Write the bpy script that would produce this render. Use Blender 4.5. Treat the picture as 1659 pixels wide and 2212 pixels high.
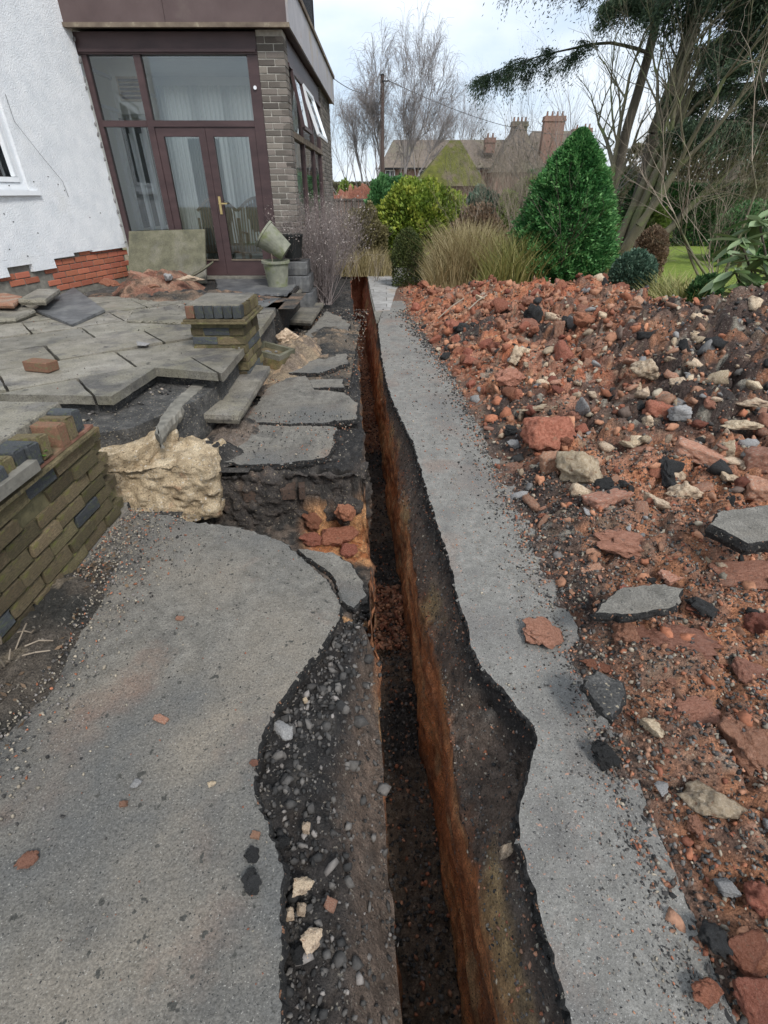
import bpy, bmesh, math, random
import numpy as np
from mathutils import Vector
for o in list(bpy.data.objects): bpy.data.objects.remove(o)
SC = bpy.context.scene
COL = SC.collection
# ------------------------------------------------------------------ camera, world, sun
PITCH = math.radians(33.0); CH = 1.6; FW = 1062.8      # focal length in units where the picture is 1659 wide
cam_d = bpy.data.cameras.new('camera'); cam = bpy.data.objects.new('camera', cam_d); COL.objects.link(cam)
cam_d.sensor_fit = 'HORIZONTAL'; cam_d.sensor_width = 36; cam_d.lens = 36 * FW / 1659
cam_d.clip_start = 0.02; cam_d.clip_end = 3000
cam.location = (0, 0, CH); cam.rotation_euler = (math.pi / 2 - PITCH, 0, 0)
SC.camera = cam
W = bpy.data.worlds.new("World"); SC.world = W; W.use_nodes = True
SUN_EL, SUN_AZ = math.radians(48), math.radians(150)   # azimuth from +Y clockwise: behind the camera, to the right
nt = W.node_tree; nt.nodes.clear()
def wn(t, **k):
    n = nt.nodes.new(t)
    for a, b in k.items(): setattr(n, a, b)
    return n
sky = wn('ShaderNodeTexSky', sky_type='NISHITA', sun_disc=False)
sky.sun_elevation = SUN_EL; sky.sun_rotation = SUN_AZ; sky.air_density = 1.0; sky.dust_density = 1.5; sky.ozone_density = 1.0
tc = wn('ShaderNodeTexCoord'); mp = wn('ShaderNodeMapping'); mp.inputs['Scale'].default_value = (1.0, 1.0, 2.6)
nz = wn('ShaderNodeTexNoise'); nz.inputs['Scale'].default_value = 2.6; nz.inputs['Detail'].default_value = 7; nz.inputs['Roughness'].default_value = .52
cr = wn('ShaderNodeValToRGB'); cr.color_ramp.elements[0].position = .36; cr.color_ramp.elements[0].color = (.08, .08, .08, 1)
cr.color_ramp.elements[1].position = .66; cr.color_ramp.elements[1].color = (1, 1, 1, 1)
mx = wn('ShaderNodeMix', data_type='RGBA'); mx.inputs[7].default_value = (5.9, 6.2, 6.5, 1)
pale = wn('ShaderNodeMix', data_type='RGBA'); pale.inputs[0].default_value = .72; pale.inputs[7].default_value = (3.4, 4.2, 5.3, 1)
bg = wn('ShaderNodeBackground'); bg.inputs['Strength'].default_value = 0.1; wo = wn('ShaderNodeOutputWorld')
L = nt.links.new
L(tc.outputs['Generated'], mp.inputs[0]); L(mp.outputs[0], nz.inputs['Vector']); L(nz.outputs['Fac'], cr.inputs[0]); L(cr.outputs[0], mx.inputs[0])
L(sky.outputs[0], pale.inputs[6]); L(pale.outputs[2], mx.inputs[6]); L(mx.outputs[2], bg.inputs['Color']); L(bg.outputs[0], wo.inputs[0])
sd = bpy.data.lights.new('sun', 'SUN'); sd.energy = 1.5; sd.angle = math.radians(14); sd.color = (1, .965, .92)
sun = bpy.data.objects.new('sun', sd); COL.objects.link(sun)
dv = Vector((math.sin(SUN_AZ) * math.cos(SUN_EL), math.cos(SUN_AZ) * math.cos(SUN_EL), math.sin(SUN_EL)))
sun.rotation_euler = dv.to_track_quat('Z', 'Y').to_euler(); sun.location = (6, -8, 12)
SC.view_settings.view_transform = 'Standard'; SC.view_settings.look = 'None'
SC.view_settings.exposure = 0.95; SC.view_settings.gamma = 1; SC.view_settings.use_curve_mapping = False

# ------------------------------------------------------------------ helpers
rng = np.random.default_rng(7); random.seed(7)
cp, sp = math.cos(PITCH), math.sin(PITCH)
def ray(u, v):
    a = (u - 829.5) / FW; b = (1106 - v) / FW
    return a, cp + b * sp, -sp + b * cp
def g(u, v, z=0.0):                       # point of the level z under a viewing ray: real place on the ground
    a, y, c = ray(u, v); t = (z - CH) / c
    return np.array([a * t, y * t, z])
def P(u, v, Y):                           # point at distance Y
    a, y, c = ray(u, v); t = Y / y
    return np.array([a * t, Y, CH + c * t])

def hsh(i, j, k, s):
    n = (i * 374761393 + j * 668265263 + k * 2147483647 + s * 974634777) & 0xffffffff
    n = ((n ^ (n >> 13)) * 1274126177) & 0xffffffff
    n = ((n ^ (n >> 16)) * 2246822519) & 0xffffffff
    return ((n ^ (n >> 15)) & 0xffffff) / float(0xffffff)
def noise3(p, s=0):
    p = np.asarray(p, float); f = np.floor(p).astype(np.int64); t = p - f; t = t * t * (3 - 2 * t)
    r = 0
    for a in (0, 1):
        for b in (0, 1):
            for c in (0, 1):
                w = (t[..., 0] if a else 1 - t[..., 0]) * (t[..., 1] if b else 1 - t[..., 1]) * (t[..., 2] if c else 1 - t[..., 2])
                r = r + w * hsh(f[..., 0] + a, f[..., 1] + b, f[..., 2] + c, s)
    return r * 2 - 1
def fbm(p, sc, oct=4, s=0, rough=.5):
    p = np.asarray(p, float) * sc; r = 0; a = 1; tot = 0
    for o in range(oct):
        r = r + a * noise3(p * 2 ** o + 17.3 * o, s + o); tot += a; a *= rough
    return r / tot
def lumps(x, y, cell, s=0):               # cobbled relief: rounded bumps on a jittered grid
    gx, gy = x / cell, y / cell; fi, fj = np.floor(gx).astype(np.int64), np.floor(gy).astype(np.int64)
    best = np.zeros_like(gx)
    for a in (-1, 0, 1):
        for b in (-1, 0, 1):
            i, j = fi + a, fj + b
            cx = i + hsh(i, j, 0, s); cy = j + hsh(i, j, 1, s); r = .35 + .5 * hsh(i, j, 2, s)
            d2 = ((gx - cx) ** 2 + (gy - cy) ** 2) / r ** 2
            best = np.maximum(best, np.sqrt(np.clip(1 - d2, 0, 1)) * r)
    return best
def blocks(x, y, cell, s=0):              # broken clods: tilted facets with crevices between; returns height and a per-clod random
    gx, gy = x / cell, y / cell; fi, fj = np.floor(gx).astype(np.int64), np.floor(gy).astype(np.int64)
    b1 = np.full(gx.shape, 9.); b2 = np.full(gx.shape, 9.); H = np.zeros(gx.shape); Q = np.zeros(gx.shape)
    for a in (-1, 0, 1):
        for b in (-1, 0, 1):
            i, j = fi + a, fj + b; dx = gx - (i + hsh(i, j, 0, s)); dy = gy - (j + hsh(i, j, 1, s)); d = np.hypot(dx, dy)
            m = d < b1; b2 = np.where(m, b1, np.minimum(b2, d)); b1 = np.where(m, d, b1)
            H = np.where(m, hsh(i, j, 2, s) + (hsh(i, j, 3, s) - .5) * dx * 1.5 + (hsh(i, j, 4, s) - .5) * dy * 1.5, H); Q = np.where(m, hsh(i, j, 5, s), Q)
    return H - .6 * np.clip(1 - (b2 - b1) / .22, 0, 1), Q
def sst(a, b, x):
    t = np.clip((x - a) / (b - a), 0, 1); return t * t * (3 - 2 * t)

def mesh_from(name, V, faces, mat=None, attr=None, smooth=False):
    """faces: list of (n,k) int arrays, or list of lists"""
    me = bpy.data.meshes.new(name)
    V = np.asarray(V, np.float32)
    if isinstance(faces, np.ndarray): faces = [faces]
    if len(faces) and isinstance(faces[0], np.ndarray) and faces[0].ndim == 2:
        nl = sum(f.size for f in faces); nf = sum(len(f) for f in faces)
        me.vertices.add(len(V)); me.vertices.foreach_set('co', V.ravel())
        me.loops.add(nl); me.polygons.add(nf)
        me.loops.foreach_set('vertex_index', np.concatenate([f.ravel() for f in faces]).astype(np.int32))
        tot = np.concatenate([np.full(len(f), f.shape[1]) for f in faces]).astype(np.int32)
        st = np.concatenate([[0], np.cumsum(tot)[:-1]]).astype(np.int32)
        me.polygons.foreach_set('loop_start', st); me.polygons.foreach_set('loop_total', tot)
        me.update(calc_edges=True)
    else:
        me.from_pydata([tuple(v) for v in V], [], faces)
    if attr is not None:
        a = me.attributes.new('Col', 'FLOAT_COLOR', 'POINT')
        A = np.ones((len(V), 4), np.float32); A[:, :attr.shape[1]] = attr
        a.data.foreach_set('color', A.ravel())
    if smooth: me.polygons.foreach_set('use_smooth', np.ones(len(me.polygons), bool))
    if mat: me.materials.append(mat)
    return me
def thing(name, label, cat, loc=(0, 0, 0), group=None):
    o = bpy.data.objects.new(name, None); COL.objects.link(o); o.location = tuple(loc); o.empty_display_size = .1
    o['label'] = label; o['category'] = cat
    if group: o['group'] = group
    return o
def tag(o, label, cat, group=None, kind=None):
    o['label'] = label; o['category'] = cat
    if group: o['group'] = group
    if kind: o['kind'] = kind
    return o
def wloc(o):
    p = np.zeros(3)
    while o: p = p + np.array(o.location); o = o.parent
    return p
def obj(name, V, faces, mat, parent=None, attr=None, smooth=False, kind=None, label=None):
    V = np.array(V, float)
    if parent is None:
        base = np.array([V[:, 0].mean(), V[:, 1].mean(), V[:, 2].min()])
    else: base = wloc(parent)
    o = bpy.data.objects.new(name, mesh_from(name, V - base, faces, mat, attr, smooth)); COL.objects.link(o)
    if parent is None: o.location = tuple(base)
    else: o.parent = parent
    if kind: o['kind'] = kind
    if label: o['label'] = label
    return o
class MB:
    def __init__(s): s.V = []; s.F = []
    def add(s, V, F):
        n = len(s.V); s.V += [tuple(map(float, v)) for v in V]; s.F += [[i + n for i in f] for f in F]; return s
    def box(s, x0, x1, y0, y1, z0, z1):
        V = [(x, y, z) for z in (z0, z1) for y in (y0, y1) for x in (x0, x1)]
        return s.add(V, [[0, 2, 3, 1], [4, 5, 7, 6], [0, 1, 5, 4], [1, 3, 7, 5], [3, 2, 6, 7], [2, 0, 4, 6]])
    def prism(s, pts, z0, z1):
        a = sum(pts[i][0] * pts[(i + 1) % len(pts)][1] - pts[(i + 1) % len(pts)][0] * pts[i][1] for i in range(len(pts)))
        if a < 0: pts = pts[::-1]
        n = len(pts)
        zt = lambda p: (p[2] if len(p) > 2 else z1)
        V = [(p[0], p[1], z0) for p in pts] + [(p[0], p[1], zt(p)) for p in pts]
        return s.add(V, [list(range(n))[::-1], list(range(n, 2 * n))] + [[i, (i + 1) % n, n + (i + 1) % n, n + i] for i in range(n)])
    def bar(s, a, b, w, h=None):           # square bar from a to b
        a, b = Vector(a), Vector(b); h = h or w; d = (b - a).normalized()
        up = Vector((0, 0, 1)) if abs(d.z) < .9 else Vector((0, 1, 0))
        sx = d.cross(up).normalized() * w / 2; sy = sx.cross(d).normalized() * h / 2
        V = [tuple(p + i * sx + j * sy) for p in (a, b) for i, j in ((-1, -1), (1, -1), (1, 1), (-1, 1))]
        return s.add(V, [[3, 2, 1, 0], [4, 5, 6, 7]] + [[i, (i + 1) % 4, 4 + (i + 1) % 4, 4 + i] for i in range(4)])
    def tube(s, pts, r, k=8):
        n = len(s.V); pts = [Vector(tuple(p)) for p in pts]; rs = r if hasattr(r, '__len__') else [r] * len(pts)
        for i, p in enumerate(pts):
            d = (pts[min(i + 1, len(pts) - 1)] - pts[max(i - 1, 0)]).normalized()
            up = Vector((0, 0, 1)) if abs(d.z) < .9 else Vector((1, 0, 0))
            a = d.cross(up).normalized(); b = a.cross(d)
            for j in range(k):
                t = 2 * math.pi * j / k; s.V.append(tuple(p + (a * math.cos(t) + b * math.sin(t)) * rs[i]))
        for i in range(len(pts) - 1):
            for j in range(k): s.F.append([n + i * k + j, n + i * k + (j + 1) % k, n + (i + 1) * k + (j + 1) % k, n + (i + 1) * k + j])
        s.F.append([n + j for j in range(k)][::-1]); s.F.append([n + (len(pts) - 1) * k + j for j in range(k)]); return s
    def lathe(s, prof, c, k=20, ax=None):
        n = len(s.V)
        for r, z in prof:
            for j in range(k):
                t = 2 * math.pi * j / k; v = Vector((r * math.cos(t), r * math.sin(t), z))
                if ax is not None: v = ax @ v
                s.V.append(tuple(Vector(c) + v))
        for i in range(len(prof) - 1):
            for j in range(k): s.F.append([n + i * k + j, n + i * k + (j + 1) % k, n + (i + 1) * k + (j + 1) % k, n + (i + 1) * k + j])
        s.F.append([n + (len(prof) - 1) * k + j for j in range(k)]); return s
    def build(s, name, mat, parent=None, **k): return obj(name, np.array(s.V), s.F, mat, parent, **k)

# ------------------------------------------------------------------ materials
MATS = {}
def mat(name, stops, scale=8, detail=6, rough=.85, bump=.3, bscale=40, spec=.3, speck=None, attr=False, rnd=0, metallic=0, bd=.01, big=None, streak=None, second=None, rr=None, grain=None):
    """procedural surface: noise ramp, optional large patches, specks, per-object variation"""
    m = bpy.data.materials.new(name); m.use_nodes = True; t = m.node_tree; b = t.nodes['Principled BSDF']; Lk = t.links.new
    def N(ty, **k):
        n = t.nodes.new(ty)
        for a, c in k.items(): setattr(n, a, c)
        return n
    tcn = N('ShaderNodeTexCoord'); vec = tcn.outputs['Object']
    if streak:
        mpn = N('ShaderNodeMapping'); mpn.inputs['Scale'].default_value = streak; Lk(vec, mpn.inputs[0]); svec = mpn.outputs[0]
    else: svec = vec
    n1 = N('ShaderNodeTexNoise'); n1.inputs['Scale'].default_value = scale; n1.inputs['Detail'].default_value = detail; n1.inputs['Roughness'].default_value = .62
    Lk(svec, n1.inputs['Vector'])
    r = N('ShaderNodeValToRGB'); e = r.color_ramp.elements
    while len(e) < len(stops): e.new(.5)
    for i, (p, c) in enumerate(stops): e[i].position = p; e[i].color = (*c, 1)
    Lk(n1.outputs['Fac'], r.inputs[0]); c = r.outputs[0]
    def mixc(fac, a, bcol, mode='MIX'):
        x = N('ShaderNodeMix', data_type='RGBA', blend_type=mode)
        if hasattr(fac, 'links'): Lk(fac, x.inputs[0])
        else: x.inputs[0].default_value = fac
        for v, i in ((a, 6), (bcol, 7)):
            if hasattr(v, 'links'): Lk(v, x.inputs[i])
            else: x.inputs[i].default_value = (*v, 1)
        return x.outputs[2]
    if attr:
        an = N('ShaderNodeAttribute', attribute_name='Col'); c = mixc(1, an.outputs['Color'], c, 'MULTIPLY')
    def patches(c, sc, lo, hi, colr, det=5):
        n = N('ShaderNodeTexNoise'); n.inputs['Scale'].default_value = sc; n.inputs['Detail'].default_value = det; n.inputs['Roughness'].default_value = .6
        Lk(vec, n.inputs['Vector'])
        mr = N('ShaderNodeMapRange'); mr.inputs[1].default_value = lo; mr.inputs[2].default_value = hi; Lk(n.outputs['Fac'], mr.inputs[0])
        return mixc(mr.outputs[0], c, colr)
    for q in (big or []): c = patches(c, *q)
    for q in (speck or []):               # (scale, threshold, colour)
        vo = N('ShaderNodeTexNoise'); vo.inputs['Scale'].default_value = q[0] * 1.1; vo.inputs['Detail'].default_value = 3; vo.inputs['Roughness'].default_value = .5
        Lk(vec, vo.inputs['Vector']); th_ = .5 + .235 * max(q[1] - .3, .1) - .005
        mp3 = N('ShaderNodeVectorMath', operation='ADD'); mp3.inputs[1].default_value = (q[0] * .37, 3.1, q[2][0] * 50); Lk(vec, mp3.inputs[0]); Lk(mp3.outputs[0], vo.inputs['Vector'])
        mt = N('ShaderNodeMapRange'); mt.inputs[1].default_value = th_; mt.inputs[2].default_value = th_ + .035; Lk(vo.outputs['Fac'], mt.inputs[0])
        c = mixc(mt.outputs[0], c, q[2])
    if grain:
        gn = N('ShaderNodeTexNoise'); gn.inputs['Scale'].default_value = grain[0]; gn.inputs['Detail'].default_value = 3; gn.inputs['Roughness'].default_value = .7; Lk(vec, gn.inputs['Vector'])
        gm = N('ShaderNodeMapRange'); gm.inputs[1].default_value = .3; gm.inputs[2].default_value = .7; gm.inputs[3].default_value = 1 - grain[1]; gm.inputs[4].default_value = 1 + grain[1]; Lk(gn.outputs['Fac'], gm.inputs[0])
        cx = N('ShaderNodeVectorMath', operation='SCALE'); Lk(c, cx.inputs[0]); Lk(gm.outputs[0], cx.inputs['Scale']); c = cx.outputs[0]
    if rnd:
        oi = N('ShaderNodeObjectInfo'); mr = N('ShaderNodeMapRange'); mr.inputs[3].default_value = 1 - rnd; mr.inputs[4].default_value = 1 + rnd
        Lk(oi.outputs['Random'], mr.inputs[0])
        hs = N('ShaderNodeHueSaturation'); Lk(mr.outputs[0], hs.inputs['Value']); Lk(c, hs.inputs['Color'])
        m2 = N('ShaderNodeMath', operation='MULTIPLY'); m2.inputs[1].default_value = 7.31; Lk(oi.outputs['Random'], m2.inputs[0])
        m3 = N('ShaderNodeMath', operation='FRACT'); Lk(m2.outputs[0], m3.inputs[0])
        m4 = N('ShaderNodeMapRange'); m4.inputs[3].default_value = .5 - rnd * .04; m4.inputs[4].default_value = .5 + rnd * .005; Lk(m3.outputs[0], m4.inputs[0])
        Lk(m4.outputs[0], hs.inputs['Hue']); c = hs.outputs[0]
    Lk(c, b.inputs['Base Color'])
    b.inputs['Roughness'].default_value = rough; b.inputs['Metallic'].default_value = metallic; b.inputs['Specular IOR Level'].default_value = spec
    if rr:
        n = N('ShaderNodeTexNoise'); n.inputs['Scale'].default_value = rr[0]; n.inputs['Detail'].default_value = 4; Lk(vec, n.inputs['Vector'])
        mr = N('ShaderNodeMapRange'); mr.inputs[1].default_value = .35; mr.inputs[2].default_value = .65; mr.inputs[3].default_value = rr[1]; mr.inputs[4].default_value = rr[2]
        Lk(n.outputs['Fac'], mr.inputs[0]); Lk(mr.outputs[0], b.inputs['Roughness'])
    if bump:
        n2 = N('ShaderNodeTexNoise'); n2.inputs['Scale'].default_value = bscale; n2.inputs['Detail'].default_value = 6; n2.inputs['Roughness'].default_value = .7
        Lk(svec, n2.inputs['Vector'])
        bp = N('ShaderNodeBump'); bp.inputs['Strength'].default_value = bump; bp.inputs['Distance'].default_value = bd
        Lk(n2.outputs['Fac'], bp.inputs['Height']); Lk(bp.outputs[0], b.inputs['Normal'])
    MATS[name] = m; return m
def leafmat(name, c0, c1, c2, rough=.55, trans=.25):
    m = bpy.data.materials.new(name); m.use_nodes = True; t = m.node_tree; b = t.nodes['Principled BSDF']; Lk = t.links.new
    an = t.nodes.new('ShaderNodeAttribute'); an.attribute_name = 'Col'
    sep = t.nodes.new('ShaderNodeSeparateColor'); Lk(an.outputs['Color'], sep.inputs[0])
    r = t.nodes.new('ShaderNodeValToRGB'); e = r.color_ramp.elements; e.new(.5)
    for i, (p, c) in enumerate(((0, c0), (.55, c1), (1, c2))): e[i].position = p; e[i].color = (*c, 1)
    Lk(sep.outputs[0], r.inputs[0]); Lk(r.outputs[0], b.inputs['Base Color']); b.inputs['Roughness'].default_value = rough; b.inputs['Specular IOR Level'].default_value = .35
    if trans:
        tr = t.nodes.new('ShaderNodeBsdfTranslucent'); Lk(r.outputs[0], tr.inputs[0]); ms = t.nodes.new('ShaderNodeMixShader'); ms.inputs[0].default_value = trans
        out = t.nodes['Material Output']; Lk(b.outputs[0], ms.inputs[1]); Lk(tr.outputs[0], ms.inputs[2]); Lk(ms.outputs[0], out.inputs[0])
    return m
M_asph = mat('weathered tarmac', [(.25, (.105, .098, .084)), (.5, (.18, .168, .146)), (.75, (.26, .243, .21))], scale=14, detail=9, bump=1, bscale=60, bd=.012, rough=.92, grain=(150, .38),
             speck=[(190, .97, (.34, .325, .29)), (120, .93, (.05, .05, .048)), (26, 1.0, (.07, .068, .06))],
             big=[(1.3, .45, .7, (.235, .205, .165)), (4.5, .54, .72, (.095, .09, .082)), (2.3, .58, .78, (.24, .165, .125)), (.9, .5, .62, (.13, .128, .12))], rr=(3, .75, .95))
M_path = mat('tarmac path', [(.25, (.135, .13, .118)), (.5, (.205, .198, .18)), (.78, (.28, .268, .245))], scale=20, detail=9, bump=.9, bscale=80, bd=.008, rough=.92, grain=(190, .3),
             speck=[(200, .93, (.36, .35, .33)), (110, .92, (.05, .05, .05)), (70, 1.05, (.36, .22, .165))],
             big=[(2.2, .52, .72, (.25, .175, .135)), (5, .56, .74, (.11, .105, .10)), (1.1, .5, .65, (.16, .155, .145))])
M_bed = mat('black tarmac bedding', [(.3, (.012, .012, .012)), (.55, (.032, .031, .03)), (.8, (.075, .072, .068))], scale=45, bump=1, bscale=60, bd=.03, grain=(130, .6),
            speck=[(70, .93, (.26, .24, .2)), (50, .97, (.33, .17, .1))])
M_soil = mat('dug soil', [(.25, (.5, .5, .5)), (.5, (.95, .95, .95)), (.8, (1.6, 1.6, 1.6))], scale=30, detail=8, attr=True, bump=1, bscale=60, bd=.035, rough=.9, grain=(140, .55),
             speck=[(55, .95, (.28, .245, .2)), (80, .93, (.035, .03, .028))])
M_wallclay = mat('cut clay', [(.3, (.5, .5, .5)), (.5, (1, 1, 1)), (.7, (1.6, 1.6, 1.6))], scale=22, detail=9, attr=True, bump=1, bscale=34, bd=.05, rough=.7, spec=.35, streak=(1, .9, .5), grain=(150, .5), speck=[(60, .94, (.25, .22, .18)), (95, .92, (.03, .025, .022))])
M_clay = mat('red clay', [(.25, (.24, .085, .045)), (.5, (.46, .19, .11)), (.78, (.62, .31, .20))], grain=(110, .4), scale=9, detail=8, bump=1, bscale=26, bd=.035, rnd=.35, rough=.9, big=[(5, .6, .75, (.30, .22, .14))])
M_pinkclay = mat('pink clay', [(.25, (.28, .12, .07)), (.5, (.52, .26, .165)), (.78, (.66, .38, .27))], grain=(110, .4), scale=9, detail=8, bump=1, bscale=24, bd=.035, rnd=.25, rough=.9, big=[(4, .6, .74, (.2, .15, .12))])
M_stone = mat('cream stone', [(.25, (.32, .23, .14)), (.5, (.60, .475, .325)), (.78, (.80, .70, .55))], grain=(110, .4), scale=9, detail=7, bump=.8, bscale=22, bd=.02, rnd=.3, big=[(1.3, .52, .66, (.22, .16, .11)), (4, .6, .7, (.30, .16, .09))], rough=.85)
M_brickb = mat('broken brick', [(.25, (.19, .10, .065)), (.5, (.38, .20, .125)), (.78, (.52, .33, .23))], grain=(110, .4), scale=9, detail=7, bump=.8, bscale=26, bd=.015, rnd=.3, big=[(7, .55, .7, (.40, .35, .28))], rough=.85)
M_greyst = mat('grey stone', [(.25, (.13, .13, .13)), (.5, (.24, .235, .23)), (.78, (.40, .39, .37))], grain=(110, .4), scale=9, detail=7, bump=.6, bscale=26, bd=.015, rnd=.3, rough=.8)
M_black = mat('black tarmac lump', [(.25, (.013, .013, .014)), (.5, (.04, .04, .04)), (.78, (.10, .10, .098))], grain=(110, .4), scale=30, detail=7, bump=1, bscale=50, bd=.02, rnd=.3, rough=.75, speck=[(60, .93, (.25, .24, .22))])
M_slab = mat('mossy paving', [(.25, (.12, .113, .092)), (.5, (.215, .2, .165)), (.78, (.31, .29, .245))], grain=(110, .4), scale=7, detail=9, bump=.45, bscale=45, bd=.008, rnd=.22, rough=.62,
             big=[(1.4, .48, .74, (.20, .185, .13)), (3, .52, .66, (.10, .095, .088)), (6, .6, .75, (.28, .26, .22)), (12, .62, .7, (.07, .065, .055))], rr=(2.2, .35, .85), speck=[(60, .96, (.04, .04, .04))])
M_darkslab = mat('wet dark slab', [(.25, (.045, .047, .05)), (.5, (.095, .097, .10)), (.78, (.17, .17, .17))], scale=8, detail=8, bump=.4, bscale=40, bd=.008, rough=.5, big=[(2.5, .55, .75, (.2, .2, .19))])
M_greenslab = mat('algae slab', [(.25, (.07, .07, .05)), (.5, (.125, .12, .08)), (.78, (.2, .19, .14))], grain=(110, .4), scale=5, detail=8, bump=.4, bscale=40, bd=.008, rough=.8, big=[(2, .5, .68, (.17, .16, .14))])
M_bed2 = mat('black earth', [(.25, (.03, .028, .026)), (.5, (.075, .066, .06)), (.8, (.16, .13, .11))], scale=14, detail=9, bump=1, bscale=40, bd=.04, grain=(120, .6), speck=[(50, .92, (.3, .25, .18))], big=[(3, .55, .7, (.18, .12, .085))])
M_brickdirty = mat('dirty old brick', [(.3, (.10, .07, .055)), (.6, (.20, .135, .10)), (.8, (.3, .22, .17))], scale=12, bump=1, bscale=26, bd=.03, rnd=.2, grain=(110, .4), big=[(6, .5, .65, (.06, .055, .05))])
M_step = mat('worn black step bed', [(.25, (.04, .04, .04)), (.5, (.09, .088, .084)), (.8, (.2, .19, .175))], scale=14, detail=9, bump=1, bscale=50, bd=.03, grain=(120, .5), speck=[(60, .9, (.35, .3, .22))])
M_mossbrick = mat('mossy brick', [(.25, (.06, .05, .03)), (.5, (.135, .112, .06)), (.78, (.25, .205, .115))], grain=(110, .4), scale=12, detail=8, bump=.6, bscale=40, bd=.03, rnd=.5, rough=.85,
                  big=[(3.5, .55, .70, (.15, .155, .045)), (9, .6, .72, (.05, .05, .045)), (2, .6, .7, (.24, .16, .08))])
M_blubrick = mat('blue brick', [(.3, (.03, .034, .038)), (.6, (.075, .08, .085)), (.8, (.13, .13, .12))], scale=14, bump=.5, bscale=40, rnd=.35, rough=.7, big=[(5, .55, .7, (.10, .12, .05))])
M_orbrick = mat('worn orange brick', [(.3, (.12, .065, .042)), (.6, (.22, .12, .075)), (.8, (.34, .23, .16))], scale=14, bump=.6, bscale=30, rnd=.3, rough=.9, big=[(5, .52, .68, (.14, .14, .07))])
M_redbrick = mat('red plinth brick', [(.3, (.30, .10, .055)), (.6, (.42, .155, .09)), (.8, (.5, .25, .17))], scale=16, bump=.4, bscale=60, rnd=.2, rough=.85)
M_greybrick = mat('grey brown brick', [(.3, (.095, .082, .072)), (.6, (.19, .17, .145)), (.8, (.27, .24, .2))], grain=(110, .4), scale=16, bump=.4, bscale=60, rnd=.45, rough=.85, bd=.006)
M_mortar = mat('pale mortar', [(.3, (.34, .32, .28)), (.7, (.52, .5, .45))], scale=20, bump=.4, bscale=60)
M_dirtmortar = mat('mossy mortar', [(.3, (.06, .055, .03)), (.7, (.15, .13, .07))], scale=20, bump=.5, bscale=60)
M_render = mat('white roughcast', [(.3, (.70, .73, .76)), (.6, (.82, .84, .86)), (.8, (.88, .89, .90))], scale=5, detail=8, bump=.9, bscale=62, bd=.016, rough=.9, big=[(.9, .62, .8, (.74, .74, .72))])
M_concrete = mat('tan footing concrete', [(.25, (.24, .18, .11)), (.5, (.46, .36, .235)), (.78, (.62, .52, .37))], grain=(110, .4), scale=11, detail=8, bump=1, bscale=24, bd=.03, rough=.95, speck=[(45, .9, (.55, .5, .42)), (60, .92, (.2, .15, .1))], big=[(4, .6, .72, (.40, .21, .12))])
M_cement = mat('grey cement', [(.3, (.11, .105, .09)), (.7, (.25, .235, .2))], scale=12, bump=.5, bscale=40)
M_brown = mat('brown stained wood', [(.3, (.045, .027, .028)), (.7, (.075, .045, .045))], scale=3, streak=(1, 1, 4), bump=.1, rough=.45, big=[(1.2, .5, .8, (.085, .052, .052))], spec=.4)
M_fascia = mat('brown fascia cladding', [(.3, (.085, .058, .056)), (.7, (.125, .09, .086))], scale=2.2, bump=.08, rough=.45, big=[(1.6, .6, .8, (.15, .12, .105))])
M_fasciaside = mat('pale side fascia cladding', [(.3, (.30, .285, .30)), (.7, (.42, .40, .41))], scale=3, bump=.08, rough=.5, big=[(1.3, .55, .68, (.36, .29, .20)), (4, .64, .75, (.26, .14, .08))])  # side panels paler than the front ones, with tan and brown patches
M_peel = mat('peeling ledge', [(.3, (.10, .075, .06)), (.6, (.2, .16, .12)), (.8, (.5, .46, .33))], scale=5, bump=.3, rough=.8)
M_darkm = mat('black metal', [(.3, (.01, .01, .012)), (.7, (.03, .03, .033))], rough=.4, bump=0, metallic=.4)
M_white = mat('white upvc', [(.3, (.74, .77, .8)), (.7, (.82, .84, .86))], rough=.35, bump=0)
M_intw = mat('interior plaster', [(.3, (.82, .82, .77)), (.7, (.87, .87, .82))], rough=.9, bump=.1)
M_curtain = mat('net curtain', [(.3, (.5, .55, .5)), (.7, (.66, .7, .66))], scale=30, rough=.9, bump=.2)
M_cane = mat('cane', [(.3, (.42, .33, .23)), (.7, (.6, .5, .38))], scale=20, rough=.6, bump=.2)
M_cush = mat('pale cushion', [(.3, (.5, .48, .43)), (.7, (.66, .63, .58))], scale=4, rough=.9, bump=.3, bscale=10)
M_brass = mat('brass', [(.3, (.6, .45, .2)), (.7, (.7, .55, .28))], rough=.3, bump=0, metallic=.9)
M_pot = mat('algae pot', [(.25, (.10, .11, .085)), (.5, (.215, .22, .17)), (.8, (.36, .36, .29))], scale=5, bump=.3, bscale=50, rough=.8, big=[(6, .5, .65, (.15, .17, .08))])
M_blackpot = mat('black plastic', [(.3, (.01, .012, .012)), (.7, (.02, .022, .022))], rough=.4, bump=0)
M_bark = mat('bark', [(.3, (.055, .047, .036)), (.7, (.15, .13, .10))], scale=6, streak=(1, 1, .25), bump=.8, bscale=14, bd=.03, rough=.95)
M_birch = mat('birch twigs', [(.3, (.19, .17, .165)), (.7, (.34, .315, .31))], scale=3, bump=0, rough=.9)
M_greybark = mat('lichen bark', [(.3, (.09, .082, .055)), (.7, (.20, .18, .12))], scale=4, streak=(1, 1, .3), bump=.5, bscale=16, bd=.02, rough=.95, big=[(2, .5, .65, (.16, .19, .08))])
M_twig = mat('dry twigs', [(.3, (.20, .16, .12)), (.7, (.40, .34, .27))], scale=3, bump=0, rough=.9)
M_deadtwig = mat('grey purple twigs', [(.3, (.19, .155, .145)), (.7, (.36, .31, .295))], scale=3, bump=0, rough=.9)
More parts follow.
